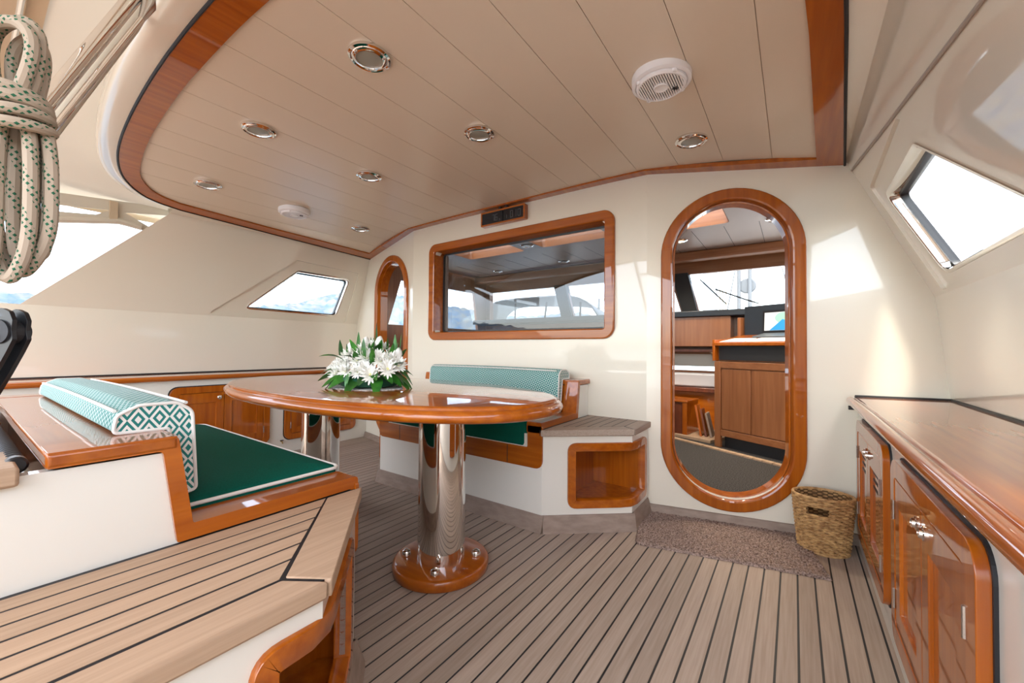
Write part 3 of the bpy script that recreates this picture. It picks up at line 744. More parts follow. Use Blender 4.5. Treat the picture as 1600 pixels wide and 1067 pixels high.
def petal_flower(nP, Lp, Wp, layers):
    m = MB()
    for l in range(layers):
        n = nP - 3 * l
        for k in range(n):
            a = 2 * PI * k / n + l * 0.2 + R.uniform(-.08, .08); el = 0.15 + 0.38 * l + R.uniform(-.1, .1); L = Lp * (1 - 0.13 * l) * R.uniform(.85, 1.1)
            mt = Matrix.Rotation(a, 4, 'Z') @ Matrix.Rotation(el, 4, 'X')
            P = [(-Wp * .4, 0, 0), (Wp * .4, 0, 0), (-Wp, L * .55, -0.001), (Wp, L * .55, -0.001), (-Wp * .5, L * .9, 0.004), (Wp * .5, L * .9, 0.004), (0, L, 0.006)]
            m.add([mt @ Vector(p) for p in P], [(0, 1, 3, 2), (2, 3, 5, 4), (4, 5, 6)])
    me = bpy.data.meshes.new('blossom'); me.from_pydata([tuple(p) for p in m.v], [], m.f)
    for p in me.polygons: p.use_smooth = True
    me.materials.append(PETAL); return me
blooms = [petal_flower(16, 0.048, 0.0055, 4), petal_flower(18, 0.042, 0.005, 4), petal_flower(14, 0.052, 0.006, 3)]
core = MB().lathe([(0.0015, -.002), (0.008, 0.0), (0.008, 0.006), (0.003, 0.010)], n=10); cme = bpy.data.meshes.new('flower_core'); cme.from_pydata([tuple(p) for p in core.v], [], core.f); cme.materials.append(PETALC)
toC = Vector((0.8, -0.6, 0))
for dx, dy, dz, tl in ((-0.17, -0.06, 0.085, .9), (-0.13, -0.09, 0.075, 1.1), (-0.195, -0.02, 0.10, .8), (-0.14, -0.02, 0.125, .6), (-0.06, -0.09, 0.085, 1.0), (-0.05, -0.04, 0.125, .6), (0.0, 0.0, 0.155, .4),
                       (-0.01, -0.05, 0.135, .7), (0.06, -0.11, 0.065, 1.2), (0.10, -0.10, 0.075, 1.1), (0.10, -0.04, 0.12, .7), (0.14, -0.05, 0.105, .8), (0.17, -0.02, 0.115, .7), (0.19, -0.05, 0.075, 1.0), (0.20, 0.0, 0.09, .9),
                       (0.04, 0.04, 0.15, .4), (-0.10, 0.05, 0.14, .5), (0.10, 0.05, 0.13, .5), (-0.15, 0.06, 0.10, .7), (-0.21, -0.07, 0.06, 1.0), (-0.10, -0.11, 0.055, 1.2), (-0.03, -0.11, 0.065, 1.1), (0.02, -0.085, 0.105, .9), (0.14, -0.10, 0.055, 1.1), (-0.09, -0.06, 0.115, .8), (0.07, -0.07, 0.115, .8)):
    dirv = Vector((dx * 3 + 0.35 * tl, dy * 3 - 0.45 * tl, 0.75)).normalized()
    o = put(R.choice(blooms), 'blossom', (FX + dx, FY + dy, FZ + dz), 0, 0, R.uniform(0.78, 1.02))
    o.rotation_quaternion = dirv.to_track_quat('Z', 'Y')
    c = bpy.data.objects.new('flower_core', cme); COL.objects.link(c); c.parent = o
bud = MB().loft([[(r * math.cos(2 * PI * k / 12), r * math.sin(2 * PI * k / 12), z) for k in range(12)] for r, z in ((0.004, 0), (0.014, 0.008), (0.018, 0.02), (0.015, 0.033), (0.006, 0.043), (0.002, 0.045))])
bme = bpy.data.meshes.new('rose_bud'); bme.from_pydata([tuple(p) for p in bud.v], [], bud.f); bme.materials.append(PETAL)
for p in bme.polygons: p.use_smooth = True
for dx, dy, dz in ((-0.115, -0.03, 0.13), (-0.08, 0.02, 0.155), (0.055, 0.0, 0.155), (-0.16, 0.01, 0.12), (0.16, 0.03, 0.11)):
    put(bme, 'rose_bud', (FX + dx, FY + dy, FZ + dz), 0, R.uniform(-.3, .3), 1.0)

fa.scale = (1.12, 1.12, 1.36)

# ------------------------------------------------------------------ lockers in the cabin sides
def locker(sg, y0, y1, label, knobs, slots=False):
    t = thing('side_locker', (sg * 2.2, (y0 + y1) / 2, 0.1), label, 'locker')
    def f(u, v, w): return (sg * (2.215 - w), u, v)
    z0, z1 = 0.125, 0.705
    ol = rrect(y0, y1, z0, z1, 0.06, 6)
    MB().sheet(rrect(y0 - 0.007, y1 + 0.007, z0 - 0.007, z1 + 0.007, 0.064, 6), [], f, (0.006, -0.002)).build('gasket', CAULK, t, smooth=False)
    MB().sheet(ol, [rrect(y0 + 0.055, y1 - 0.055, z0 + 0.055, z1 - 0.055, 0.02, 3)], f, (0.026, 0.002)).build('frame', VZ, t, bevel=0.007, segs=3)
    ym = (y0 + y1) / 2
    for i, (a, b) in enumerate(((y0 + 0.058, ym - 0.0015), (ym + 0.0015, y1 - 0.058))):
        c, d = z0 + 0.058, z1 - 0.058
        dr = MB().sheet([(a, c), (b, c), (b, d), (a, d)], [[(a + 0.06, c + 0.06), (b - 0.06, c + 0.06), (b - 0.06, d - 0.085), (a + 0.06, d - 0.085)]], f, (0.024, 0.004)).build('door', VZ, t, smooth=False, bevel=0.003)
        MB().sheet([(a + 0.055, c + 0.055), (b - 0.055, c + 0.055), (b - 0.055, d - 0.08), (a + 0.055, d - 0.08)], [], f, (0.015, 0.003)).build('panel', VZ, dr, smooth=False)
        if slots and True:
            for q in range(3):
                zz = d - 0.100 - 0.03 * q
                MB().sheet([(a + 0.085, zz - 0.005), (b - 0.085, zz - 0.005), (b - 0.085, zz + 0.005), (a + 0.085, zz + 0.005)], [], f, (0.0165, 0.013)).build('vent_slot', CAULK, dr, smooth=False)
        ky = b - 0.035 if i == 0 else a + 0.035
        if knobs == 1 and i == 1: continue
        rot = Matrix.Rotation(-sg * PI / 2, 4, 'Y')
        MB().lathe([(0.018, 0.0), (0.018, 0.004), (0.013, 0.006), (0.012, 0.012), (0.006, 0.013), (0.005, 0.009)], (sg * (2.215 - 0.024), ky, d - 0.045), 24, rot).build('latch', STEEL, dr)
    for yy in (y0 + 0.055, y1 - 0.055):
        for zz in (z0 + 0.14, z1 - 0.16):
            MB().tube([f(yy, zz - 0.03, 0.026), f(yy, zz + 0.03, 0.026)], 0.0045, 8).build('hinge', STEELB, t)
    return t
locker(1, 1.955, 2.715, 'varnished double-door locker with vent slots in the cabin side beside the wicker basket', 2, True)
locker(1, 1.055, 1.815, 'varnished double-door locker with plain panels next to the slotted locker under the counter', 2)
locker(-1, 1.055, 1.815, 'varnished double-door locker behind the dark green near seat cushion', 1)
locker(-1, 1.955, 2.735, 'varnished double-door locker behind the steel table columns', 1)
locker(-1, 0.13, 0.893, 'varnished double-door locker behind the near diamond patterned bolster', 1)
fx = thing('water_tap', (-2.2, 1.93, 0.10), 'tiny brass tap on the cream cabin side below the lockers', 'tap')
MB().tube([(-2.215, 1.93, 0.115), (-2.185, 1.93, 0.115), (-2.178, 1.93, 0.095)], 0.006, 8).build('spout', plain('brass', (0.45, 0.30, 0.10), 0.3, metal=1.0), fx)
MB().box(-2.20, -2.19, 1.915, 1.945, 0.122, 0.130).build('lever', BLACK, fx)

# ------------------------------------------------------------------ ceiling fittings
def lightobj(x, y):
    z = zc(x)
    t = thing('downlight', (x, y, z), 'chrome downlight with frosted glass just inside the long curved aft border of the ceiling', 'ceiling light', 'downlights in the hardtop ceiling')
    rt_ = MB().lathe([(0.078, 0.004), (0.083, -0.003), (0.082, -0.012), (0.074, -0.016), (0.069, -0.013), (0.067, -0.016), (0.052, -0.018), (0.050, -0.012), (0.049, 0.004)], (x, y, z), 48, None, False, False).build('bezel', STEEL, t, angle=50)
    MB().lathe([(0.0505, -0.010), (0.035, -0.013), (0.001, -0.0135)], (x, y, z), 40, None, False, True).build('lens', FROST, t)
    for k in range(3):
        a = 2 * PI * k / 3 + 0.5
        MB().lathe([(0.0058, -0.013), (0.006, -0.018), (0.003, -0.0205)], (x + 0.060 * math.cos(a), y + 0.060 * math.sin(a), z), 12).build('screw', STEELB, rt_)
    return t
LBL = {(1.475, 2.327): 'chrome downlight in the ceiling between the large speaker and the open oval doorway',
       (-1.46, 1.053): 'chrome downlight in the ceiling tucked inside the rounded port corner of the wooden border',
       (-1.482, 2.285): 'small chrome downlight between the port ceiling speaker and the bulkhead corner',
       (0.533, 1.655): 'chrome downlight in the middle ceiling panels on the way to the digital display',
       (-0.439, 1.65): 'chrome downlight in the middle ceiling panels on the way to the digital display'}
l0 = lightobj(0.535, 0.965)
for x, y in ((-0.43, 0.955), (0.533, 1.655), (1.475, 2.327), (-0.439, 1.65), (-1.46, 1.053), (-1.482, 2.285)):
    o = copy_tree(l0, None, (x, y, zc(x)))
    if (x, y) in LBL: o['label'] = LBL[(x, y)]
    if abs(x) > 1: o.rotation_euler.y = math.copysign(0.052, x)
def speaker(x, y, label):
    z = zc(x)
    t = thing('ceiling_speaker', (x, y, z), label, 'speaker')
    MB().lathe([(0.118, 0.004), (0.119, -0.006), (0.118, -0.030), (0.108, -0.036), (0.104, -0.036), (0.103, -0.030), (0.101, -0.030), (0.100, -0.042), (0.094, -0.048), (0.088, -0.048), (0.086, -0.040), (0.086, 0.0)], (x, y, z), 56, None, False, False).build('housing', WHITE, t, angle=40)
    MB().lathe([(0.088, -0.034), (0.001, -0.034)], (x, y, z), 40, None, False, True).build('dark_backing', plain('speaker_dark', (0.10, 0.09, 0.09), 0.7) if 'speaker_dark' not in MATS else MATS['speaker_dark'], t)
    for k in range(-9, 10):
        d = k * 0.0092; h = math.sqrt(max(0, 0.088 ** 2 - d * d))
        MB().box(x + d - 0.0026, x + d + 0.0026, y - h, y + h, z - 0.047, z - 0.040).build('grille_bar', WHITE, t, smooth=False)
    MB().lathe([(0.030, -0.040), (0.030, -0.050), (0.026, -0.052), (0.020, -0.049), (0.001, -0.051)], (x, y, z), 32, None, False, True).build('centre_badge', WHITE, t)
    for k in range(4):
        a = PI / 4 + k * PI / 2
        MB().lathe([(0.011, -0.030), (0.011, -0.044), (0.007, -0.047), (0.001, -0.045)], (x + 0.098 * math.cos(a), y + 0.098 * math.sin(a), z), 14, None, False, True).build('screw_lug', WHITE, t)
    m = MB()
    for a in (0.3, 1.2, 2.2): m.tube([(x + 0.050 - 0.014 * math.cos(a), y + 0.034 - 0.014 * math.sin(a), z - 0.050), (x + 0.050 + 0.012 * math.cos(a), y + 0.034 + 0.012 * math.sin(a), z - 0.050)], 0.0022, 6)
    m.build('maker_mark', BLACK, t)
    return t
speaker(1.476, 1.716, 'large round white slatted speaker in the ceiling beside a downlight near the open doorway')
speaker(-1.493, 1.669, 'round white slatted speaker in the ceiling above the port side window')

# ------------------------------------------------------------------ digital instrument over the window
ck = thing('digital_instrument', (-0.02, YC - 0.03, 2.08), 'wood framed black digital display hanging above the bulkhead window', 'display')
def fk(u, v, w): return (u, YC - w, v)
MB().ring(rrect(-0.240, 0.205, 2.075, 2.195, 0.006, 2), [(0, 0.0), (0, 0.048), (0.014, 0.048), (0.014, 0.0)], fk).build('frame', VX, ck, bevel=0.002)
MB().sheet([(-0.226, 2.088), (-0.012, 2.088), (-0.012, 2.182), (-0.226, 2.182)], [], fk, (0.046, 0.002)).build('screen', LCD, ck, smooth=False)
MB().sheet([(-0.004, 2.088), (0.192, 2.088), (0.192, 2.182), (-0.004, 2.182)], [], fk, (0.046, 0.002)).build('screen', LCD, ck, smooth=False)
SEG = {'0': 'abcdef', '1': 'bc', '5': 'afgcd', '6': 'afgecd', '7': 'abc'}
def digit(m, ch, x, z, w, h, t=0.0035):
    S = {'a': ((x, z + h), (x + w, z + h)), 'b': ((x + w, z + h), (x + w, z + h / 2)), 'c': ((x + w, z + h / 2), (x + w, z)), 'd': ((x, z), (x + w, z)), 'e': ((x, z), (x, z + h / 2)), 'f': ((x, z + h / 2), (x, z + h)), 'g': ((x, z + h / 2), (x + w, z + h / 2))}
    for s in SEG[ch]:
        (a, b), (c, d) = S[s]
        m.sheet([(min(a, c) - t / 2, min(b, d) - t / 2), (max(a, c) + t / 2, min(b, d) - t / 2), (max(a, c) + t / 2, max(b, d) + t / 2), (min(a, c) - t / 2, max(b, d) + t / 2)], [], fk, (0.0475, 0.046))
m = MB(); digit(m, '7', -0.115, 2.108, 0.018, 0.05); digit(m, '6', -0.086, 2.108, 0.020, 0.05); digit(m, '5', -0.046, 2.100, 0.010, 0.016, 0.002); m.build('temperature_digits', LCDS, ck, smooth=False)
m = MB(); digit(m, '1', 0.030, 2.106, 0.0, 0.026); digit(m, '0', 0.066, 2.106, 0.023, 0.052); digit(m, '1', 0.112, 2.106, 0.010, 0.052); digit(m, '0', 0.140, 2.106, 0.023, 0.052); m.build('pressure_digits', LCDS, ck, smooth=False)
for x in (-0.045, 0.025): MB().box(x - 0.009, x + 0.009, YC - 0.046, YC - 0.004, 2.19, 2.214).build('hook', BLACK, ck)

# ------------------------------------------------------------------ doormat, basket, small latch
mt = MB(); rot = Matrix.Rotation(math.radians(12.7), 4, 'Z'); mc = Vector((1.585, 2.505, 0))
P = [(mc + rot @ Vector((p[0], p[1], 0))) for p in round_poly([(-0.415, -0.255), (0.44, -0.255), (0.44, 0.24), (-0.44, 0.24)], [0.05, 0.01, 0.01, 0.02], 4)]
NX, NY = 110, 64
def inside(u, v):
    x = -0.43 + 0.87 * u; y = -0.255 + 0.49 * v
    if x < -0.38 and y < -0.20: 
        d = math.hypot(x + 0.38, y + 0.205)
        if d > 0.05: k = 0.05 / d; x, y = -0.38 + (x + 0.38) * k, -0.205 + (y + 0.205) * k
    return x, y
Rm = random.Random(3); base = len(mt.v)
for j in range(NY + 1):
    for i in range(NX + 1):
        x, y = inside(i / NX, j / NY); ed = i in (0, NX) or j in (0, NY)
        p = mc + rot @ Vector((x + (0 if ed else Rm.uniform(-.002, .002)), y + Rm.uniform(-.002, .002), 0)); p.z = 0.001 if ed else 0.010 + Rm.uniform(0, 0.009); mt.v.append(p)
for j in range(NY):
    for i in range(NX):
        a = j * (NX + 1) + i; mt.f.append((a, a + 1, a + NX + 2, a + NX + 1))
dm = mt.build('doormat', MATM, smooth=False); tag(dm, 'brown speckled pile doormat before the open oval doorway', 'doormat')

bk = thing('wicker_basket', (2.04, 2.70, 0), 'oval woven wicker basket with a handle slot in the corner by the lockers', 'basket')
BH, ang = 0.285, math.radians(12.7)
def bpt(a, t, off=0.0):
    A = 0.106 + 0.026 * t ** 0.9; B = 0.078 + 0.022 * t
    x, y = (A + off) * math.cos(a), (B + off) * math.sin(a)
    return Vector((2.052 + x * math.cos(ang) - y * math.sin(ang), 2.690 + x * math.sin(ang) + y * math.cos(ang), 0.006 + t * BH))
slot = lambda a, t: (0.70 < t < 0.835) and (abs((a - math.radians(-112) + PI) % (2 * PI) - PI) < 0.36 or abs((a - math.radians(68) + PI) % (2 * PI) - PI) < 0.36)
rows, NS = 30, 34
wv = MB()
for r in range(rows):
    t = (r + 0.5) / rows; run = []
    for i in range(NS * 4 + 1):
        a = 2 * PI * i / (NS * 4)
        off = 0.0042 * math.cos(NS / 2 * a + (PI if r % 2 else 0)); jit = 0.0012 * math.sin(a * 7 + r * 2.1)
        if slot(a, t):
            if len(run) > 3: wv.tube(run, 0.0056, 6)
            run = []; continue
        p = bpt(a, t, off); p.z += jit; run.append(p)
    if len(run) > 3: wv.tube(run, 0.0056, 6)
wo = wv.build('weave', WICK, bk); wo['kind'] = 'stuff'
ln = MB(); N = 68
for j in range(25):
    for i in range(N): ln.v.append(bpt(2 * PI * i / N, j / 24, -0.006))
for j in range(24):
    for i in range(N):
        a = 2 * PI * (i + 0.5) / N; k = (i + 1) % N
        if slot(a, (j + 0.5) / 24): continue
        ln.f.append((j * N + i, j * N + k, (j + 1) * N + k, (j + 1) * N + i))
ln.f.append(tuple(range(N))); ln.build('lining', WICKD, bk)
MB().tube([bpt(2 * PI * i / 60, 1.0) for i in range(60)], 0.0075, 8, closed=True).build('rim', WICK, bk)
MB().tube([bpt(2 * PI * i / 60, 0.0, 0.002) for i in range(60)], 0.007, 8, closed=True).build('foot_band', WICK, bk)
lt = thing('cable_stub', (2.19, 2.76, 0.745), 'small black plug with a pale sleeve below the counter end', 'plug')
e0 = Vector(fac_r((2.165 - XR) / C12, 0.742, 0.03)); dv = Vector((1, 0.05, 0))
MB().tube([e0, e0 + dv * 0.030], 0.011, 10).build('plug', BLACK, lt); MB().tube([e0 + dv * 0.030, e0 + dv * 0.052], 0.009, 10).build('sleeve', plain('sleeve_grey', (0.45, 0.44, 0.38), 0.4), lt)
sc = MB().box(2.13, 2.175, 2.765, 2.80, 0.0, 0.028).build('door_stop', BLACK, bevel=0.008); tag(sc, 'small black rubber stop on the deck behind the basket', 'door stop')

# ------------------------------------------------------------------ saloon behind the bulkhead
IFZ = 0.10
yw = wall_y(2.35) + 0.085
def saloon_plan(y1, e): return [(-2.35, yw + e), (-XR, YC + 0.09 + e), (XR, YC + 0.09 + e), (2.35, yw + e), (2.35, y1), (-2.35, y1)]
struct(MB().prism(saloon_plan(5.45, 0.03), 0.0, IFZ).build('floor_saloon', CARPET, smooth=False), 'dark grey carpet of the saloon seen through the doorway')
rail = [(0.72, 4.56), (1.28, 4.30), (1.92, 3.98)]
def obox(m, o, ang_, u0, u1, v0, v1, z0, z1):
    ca, sa = math.cos(ang_), math.sin(ang_); P = []
    for z in (z0, z1):
        for v in (v0, v1):
            for u in (u0, u1): P.append((o[0] + u * ca - v * sa, o[1] + u * sa + v * ca, z))
    m.add(P, [(0, 2, 3, 1), (4, 5, 7, 6), (0, 1, 5, 4), (2, 6, 7, 3), (0, 4, 6, 2), (1, 3, 7, 5)]); return m
for i in range(22):
    obox(MB(), (0.62, 4.70), math.radians(-29), i * 0.085, i * 0.085 + 0.078, -0.06, 0.0, IFZ, IFZ + 0.012).build('edge_tile', TEAK_B, bpy.data.objects['floor_saloon'], smooth=False)
MB().tube([(0.86, 4.46, IFZ + 0.004), (0.98, 3.85, IFZ + 0.004)], 0.007, 6).build('carpet_joint', STEELB, bpy.data.objects['floor_saloon'])
step = obox(MB(), (0.30, 4.92), math.radians(-20), 0, 1.02, -0.08, 0.5, IFZ, IFZ + 0.035).build('step_board', TEAK_B, bpy.data.objects['floor_saloon'], bevel=0.005)
# saloon ceiling with three skylight wells
hats = [[(-1.50, 3.52), (-0.65, 3.52), (-0.65, 3.92), (-1.50, 3.92)], [(-0.40, 3.55), (0.42, 3.55), (0.42, 3.90), (-0.40, 3.90)], [(0.66, 3.52), (1.46, 3.52), (1.46, 4.05), (0.66, 4.05)]]
hats = [round_poly(h, 0.05, 4) for h in hats]
cs = MB().sheet(saloon_plan(5.5, 0.0), hats, lambda u, v, w: (u, v, 2.20 + w), (0, 0.04)).build('ceiling_saloon', noise_mat('saloon_headlining', (0.34, 0.25, 0.20), (0.36, 0.27, 0.22), (1, 1, 1), 1, 2, rough=0.4), smooth=False)
struct(cs, 'panelled saloon ceiling with skylight wells')
for h in hats:
    MB().ring(h, [(0.004, 0.0), (0.004, 0.20), (-0.02, 0.20), (-0.02, 0.042)], lambda u, v, w: (u, v, 2.199 + w)).build('skylight_well', SX, cs, smooth=False)
    MB().prism(h, 2.40, 2.41).build('skylight_pane', GLASS, cs, smooth=False)
for k in range(-8, 9):
    MB().box(k * 0.28 - 0.002, k * 0.28 + 0.002, 4.15, 5.05, 2.1985, 2.2005).build('panel_joint', CAULK, cs, smooth=False)
MB().box(-2.35, 2.35, 4.98, 5.14, 2.10, 2.20).build('deck_beam', SX, cs, bevel=0.02)
for nm, bx in (('wall_saloon_port', (-2.42, -2.36)), ('wall_saloon_starboard', (2.36, 2.42))):
    sgn = -1 if bx[0] < 0 else 1
    w = MB().sheet([(2.99, 0), (5.5, 0), (5.5, 2.24), (2.99, 2.24)], [[(3.3, 1.35), (5.1, 1.35), (5.0, 1.95), (3.5, 1.95)]], lambda u, v, w_: (sgn * (2.36 + w_), u, v), (0, 0.05)).build(nm, SZ, smooth=False)
    struct(w, 'wood panelled saloon side'); MB().sheet([(3.3, 1.35), (5.1, 1.35), (5.0, 1.95), (3.5, 1.95)], [], lambda u, v, w_: (sgn * (2.36 + w_), u, v), (0.02, 0.024)).build('pane', GLASS, w, smooth=False)
# forward wall: windscreen openings between pillars, low port light
FYW = 5.30
scr = [[(-2.30, 1.52), (-2.42 + 0.1, 1.99), (-2.30, 1.99)], ]
opens = [[(-2.28, 1.50), (-0.90, 1.50), (-1.02, 1.985), (-2.28, 1.985)], [(-0.70, 1.50), (0.78, 1.50), (0.64, 1.985), (-0.83, 1.985)], [(0.99, 1.50), (2.28, 1.50), (2.28, 1.985), (0.86, 1.985)]]
low_open = [[(0.60, 0.80), (1.35, 0.80), (1.35, 1.00), (0.60, 1.00)]]
wfw = MB().sheet([(-2.4, 0), (2.4, 0), (2.4, 2.24), (-2.4, 2.24)], opens + low_open, lambda u, v, w: (u, FYW + w, v), (0, 0.06)).build('wall_saloon_front', SX, smooth=False)
struct(wfw, 'wood panelled forward end of the saloon with the windscreen')
for o_ in opens:
    MB().sheet(o_, [], lambda u, v, w: (u, FYW + w, v), (0.03, 0.034)).build('windscreen_pane', GLASS, wfw, smooth=False)
for x in (-0.86, 0.83):
    MB().add([], []) 
    pb = MB(); pb.add([(x - 0.02 + 0.06 * 0, FYW - 0.05, 1.49), (x + 0.15, FYW - 0.05, 1.49), (x + 0.03, FYW - 0.05, 2.0), (x - 0.16, FYW - 0.05, 2.0), (x - 0.02, FYW + 0.08, 1.49), (x + 0.15, FYW + 0.08, 1.49), (x + 0.03, FYW + 0.08, 2.0), (x - 0.16, FYW + 0.08, 2.0)], [(0, 1, 2, 3), (4, 5, 6, 7), (0, 1, 5, 4), (1, 2, 6, 5), (2, 3, 7, 6), (3, 0, 4, 7)])
    pb.build('windscreen_pillar', BLACKM, wfw, smooth=False)
MB().box(-2.35, 2.35, 4.95, 5.30, 1.43, 1.50).build('dashboard', DASHM, wfw, bevel=0.01)
MB().box(0.45, 1.36, 4.98, 5.30, 1.09, 1.43).build('locker_front', SZ, wfw, bevel=0.006)
MB().box(0.45, 1.36, 5.02, 5.30, 1.03, 1.06).build('shelf', DARKW, wfw, smooth=False)
MB().box(0.45, 1.36, 5.26, 5.30, 0.775, 0.80).build('window_sill', SX, wfw, smooth=False)
MB().box(0.45, 1.36, 5.05, 5.29, 0.62, 0.775).build('settee_cushion', CUSHW, wfw, bevel=0.02)
MB().box(0.45, 1.36, 5.04, 5.29, 0.56, 0.615).build('settee_rail', DARKW, wfw, bevel=0.006)
MB().box(0.45, 1.36, 5.10, 5.29, 0.10, 0.56).build('settee_front', VX, wfw, smooth=False)
# gathered curtain
q = MB(); n = 15
for j in range(6):
    t = j / 5
    for i in range(n): q.v.append(Vector((1.30 - 0.20 * (1 - t) * (1 - i / (n - 1)) - 0.02 * t * (1 - i / (n - 1)) + 0.03 * t, 5.22 + 0.012 * math.sin(i * 1.9), 1.04 - 0.32 * t)))
for j in range(5):
    for i in range(n - 1): a = j * n + i; q.f.append((a, a + 1, a + n + 1, a + n))
tag(q.build('gathered_curtain', SHEER), 'gathered sheer curtain at the low saloon window beside the chart cabinet', 'curtain')
# wooden chest with leaning boards
ch = thing('wooden_chest', (0.85, 4.80, IFZ + 0.035), 'low wooden chest with a brass plate seen through the open doorway', 'chest')
obox(MB(), (0.42, 4.72), math.radians(-9), 0, 0.56, 0, 0.30, 0.137, 0.48).build('body', DARKW, ch, smooth=False)
obox(MB(), (0.40, 4.705), math.radians(-9), 0, 0.60, 0, 0.33, 0.48, 0.502).build('lid', VX, ch, bevel=0.004)
obox(MB(), (0.935, 4.622), math.radians(-9), 0, 0.05, 0.005, 0.33, 0.137, 0.48).build('end_stile', VZ, ch, smooth=False)
obox(MB(), (0.72, 4.80), math.radians(-9), 0, 0.09, 0, 0.05, 0.502, 0.506).build('name_plate', STEELB, ch)
for i in range(3):
    bx = MB(); xx = 1.065 + i * 0.05
    bx.add([(xx + 0.045, 4.63, 0.137), (xx + 0.065, 4.63, 0.137), (xx - 0.0, 4.70, 0.45 - 0.04 * i), (xx - 0.02, 4.70, 0.45 - 0.04 * i), (xx + 0.045, 4.80, 0.137), (xx + 0.065, 4.80, 0.137), (xx, 4.87, 0.45 - 0.04 * i), (xx - 0.02, 4.87, 0.45 - 0.04 * i)], [(0, 1, 2, 3), (4, 5, 6, 7), (0, 1, 5, 4), (1, 2, 6, 5), (2, 3, 7, 6), (3, 0, 4, 7)])
    tag(bx.build('loose_board', [VZ, DARKW, TEAK_G][i], smooth=False), ['varnished loose board leaning nearest the wooden chest', 'dark loose board leaning between two others by the chest', 'grey loose board leaning nearest the chart cabinet'][i], 'board')
# chart cabinet (local frame: u along the front, v into the cabinet)
CA = math.radians(-29); CO = (1.28, 4.42)
cc = thing('chart_cabinet', (CO[0], CO[1], IFZ), 'satin wood chart cabinet with two doors under a sloping desk in the saloon', 'cabinet')
def cb(nm, mat, par, *a, **k):
    bev = k.pop('bevel', 0); return obox(MB(), CO, CA, *a).build(nm, mat, par, smooth=bool(bev), bevel=bev)
cb('carcass', SZ, cc, 0.0, 0.90, 0.02, 0.55, 0.22, 0.94)
cb('plinth', BLACKM, cc, 0.07, 0.90, 0.06, 0.50, IFZ, 0.22)
cb('stile', SZ, cc, 0.0, 0.065, 0.0, 0.03, IFZ, 0.94, bevel=0.003)
cb('top_rail', SX, cc, 0.068, 0.90, 0.0, 0.03, 0.875, 0.94, bevel=0.003)
cb('bottom_rail', SX, cc, 0.068, 0.90, 0.0, 0.03, 0.215, 0.275, bevel=0.003)
for a, b in ((0.078, 0.365), (0.382, 0.70)):
    dr = cb('door', SZ, cc, a, b, 0.004, 0.026, 0.285, 0.865, bevel=0.003)
cb('drawer_front', BLACKM, cc, 0.03, 0.90, 0.03, 0.05, 0.955, 1.09)
cb('desk_side', VZ, cc, -0.015, 0.012, -0.01, 0.50, 0.945, 1.155, bevel=0.003)
cb('desk_box', SZ, cc, 0.012, 0.90, 0.05, 0.50, 0.945, 1.10)
def desk(u, v): # sloping lid
    return 1.125 + v * 0.20
m = MB(); ca, sa = math.cos(CA), math.sin(CA)
def lp(u, v, z): return (CO[0] + u * ca - v * sa, CO[1] + u * sa + v * ca, z)
m.add([lp(u, v, desk(u, v) + dz) for dz in (-0.03, 0) for v in (-0.01, 0.42) for u in (-0.02, 0.90)], [(0, 2, 3, 1), (4, 5, 7, 6), (0, 1, 5, 4), (2, 6, 7, 3), (0, 4, 6, 2), (1, 3, 7, 5)])
m.build('desk_lid', VX, cc, bevel=0.004)
cb('back_riser', DASHM, cc, 0.03, 0.90, 0.42, 0.46, 1.10, 1.50, bevel=0.004)
cb('riser_end', SZ, cc, -0.02, 0.01, 0.38, 0.46, 1.10, 1.39, bevel=0.003)
for i, (u0, u1, lb) in enumerate(((0.04, 0.30, 'white sheet of paper lying loose on the sloping chart desk'), (0.31, 0.66, 'open white chart sheet under the laptop on the desk'))):
    m = MB(); m.add([lp(u, v, desk(u, v) + dz) for dz in (0.002, 0.005) for v in (0.02, 0.20) for u in (u0 + v * 0.15, u1)], [(0, 2, 3, 1), (4, 5, 7, 6), (0, 1, 5, 4), (2, 6, 7, 3), (0, 4, 6, 2), (1, 3, 7, 5)])
    tag(m.build('chart_paper', PAPER, smooth=False), lb, 'paper')
lpt = thing('laptop', lp(0.46, 0.28, desk(0, 0.28)), 'open black laptop showing a blue and green graphic on the chart desk', 'laptop')
m = MB(); m.add([lp(u, v, desk(u, v) + dz) for dz in (0.004, 0.018) for v in (0.215, 0.40) for u in (0.245, 0.635)], [(0, 2, 3, 1), (4, 5, 7, 6), (0, 1, 5, 4), (2, 6, 7, 3), (0, 4, 6, 2), (1, 3, 7, 5)])
m.build('keyboard_base', plain('laptop_grey', (0.10, 0.12, 0.14), 0.4), lpt, bevel=0.003)
def scrf(u, v, w): return lp(u - 0.045, 0.395 + v * 0.05 - w, 1.215 + v)
sd = MB().sheet(rrect(0.275, 0.690, 0.0, 0.225, 0.008, 3), [], scrf, (0.0, -0.012)).build('screen_lid', BLACK, lpt, smooth=False)
MB().sheet([(0.295, 0.030), (0.668, 0.030), (0.668, 0.205), (0.295, 0.205)], [], scrf, (0.002, 0.0)).build('display', SCR, sd, smooth=False)
MB().sheet([(0.47 + 0.075 * math.cos(2 * PI * i / 28), 0.150 + 0.052 * math.sin(2 * PI * i / 28)) for i in range(28)], [], scrf, (0.0026, 0.002)).build('graphic_disc', SCRG, sd, smooth=False)
MB().sheet([(0.345, 0.032), (0.495, 0.032), (0.575, 0.095), (0.465, 0.135)], [], scrf, (0.0032, 0.002)).build('graphic_patch', SCRB, sd, smooth=False)
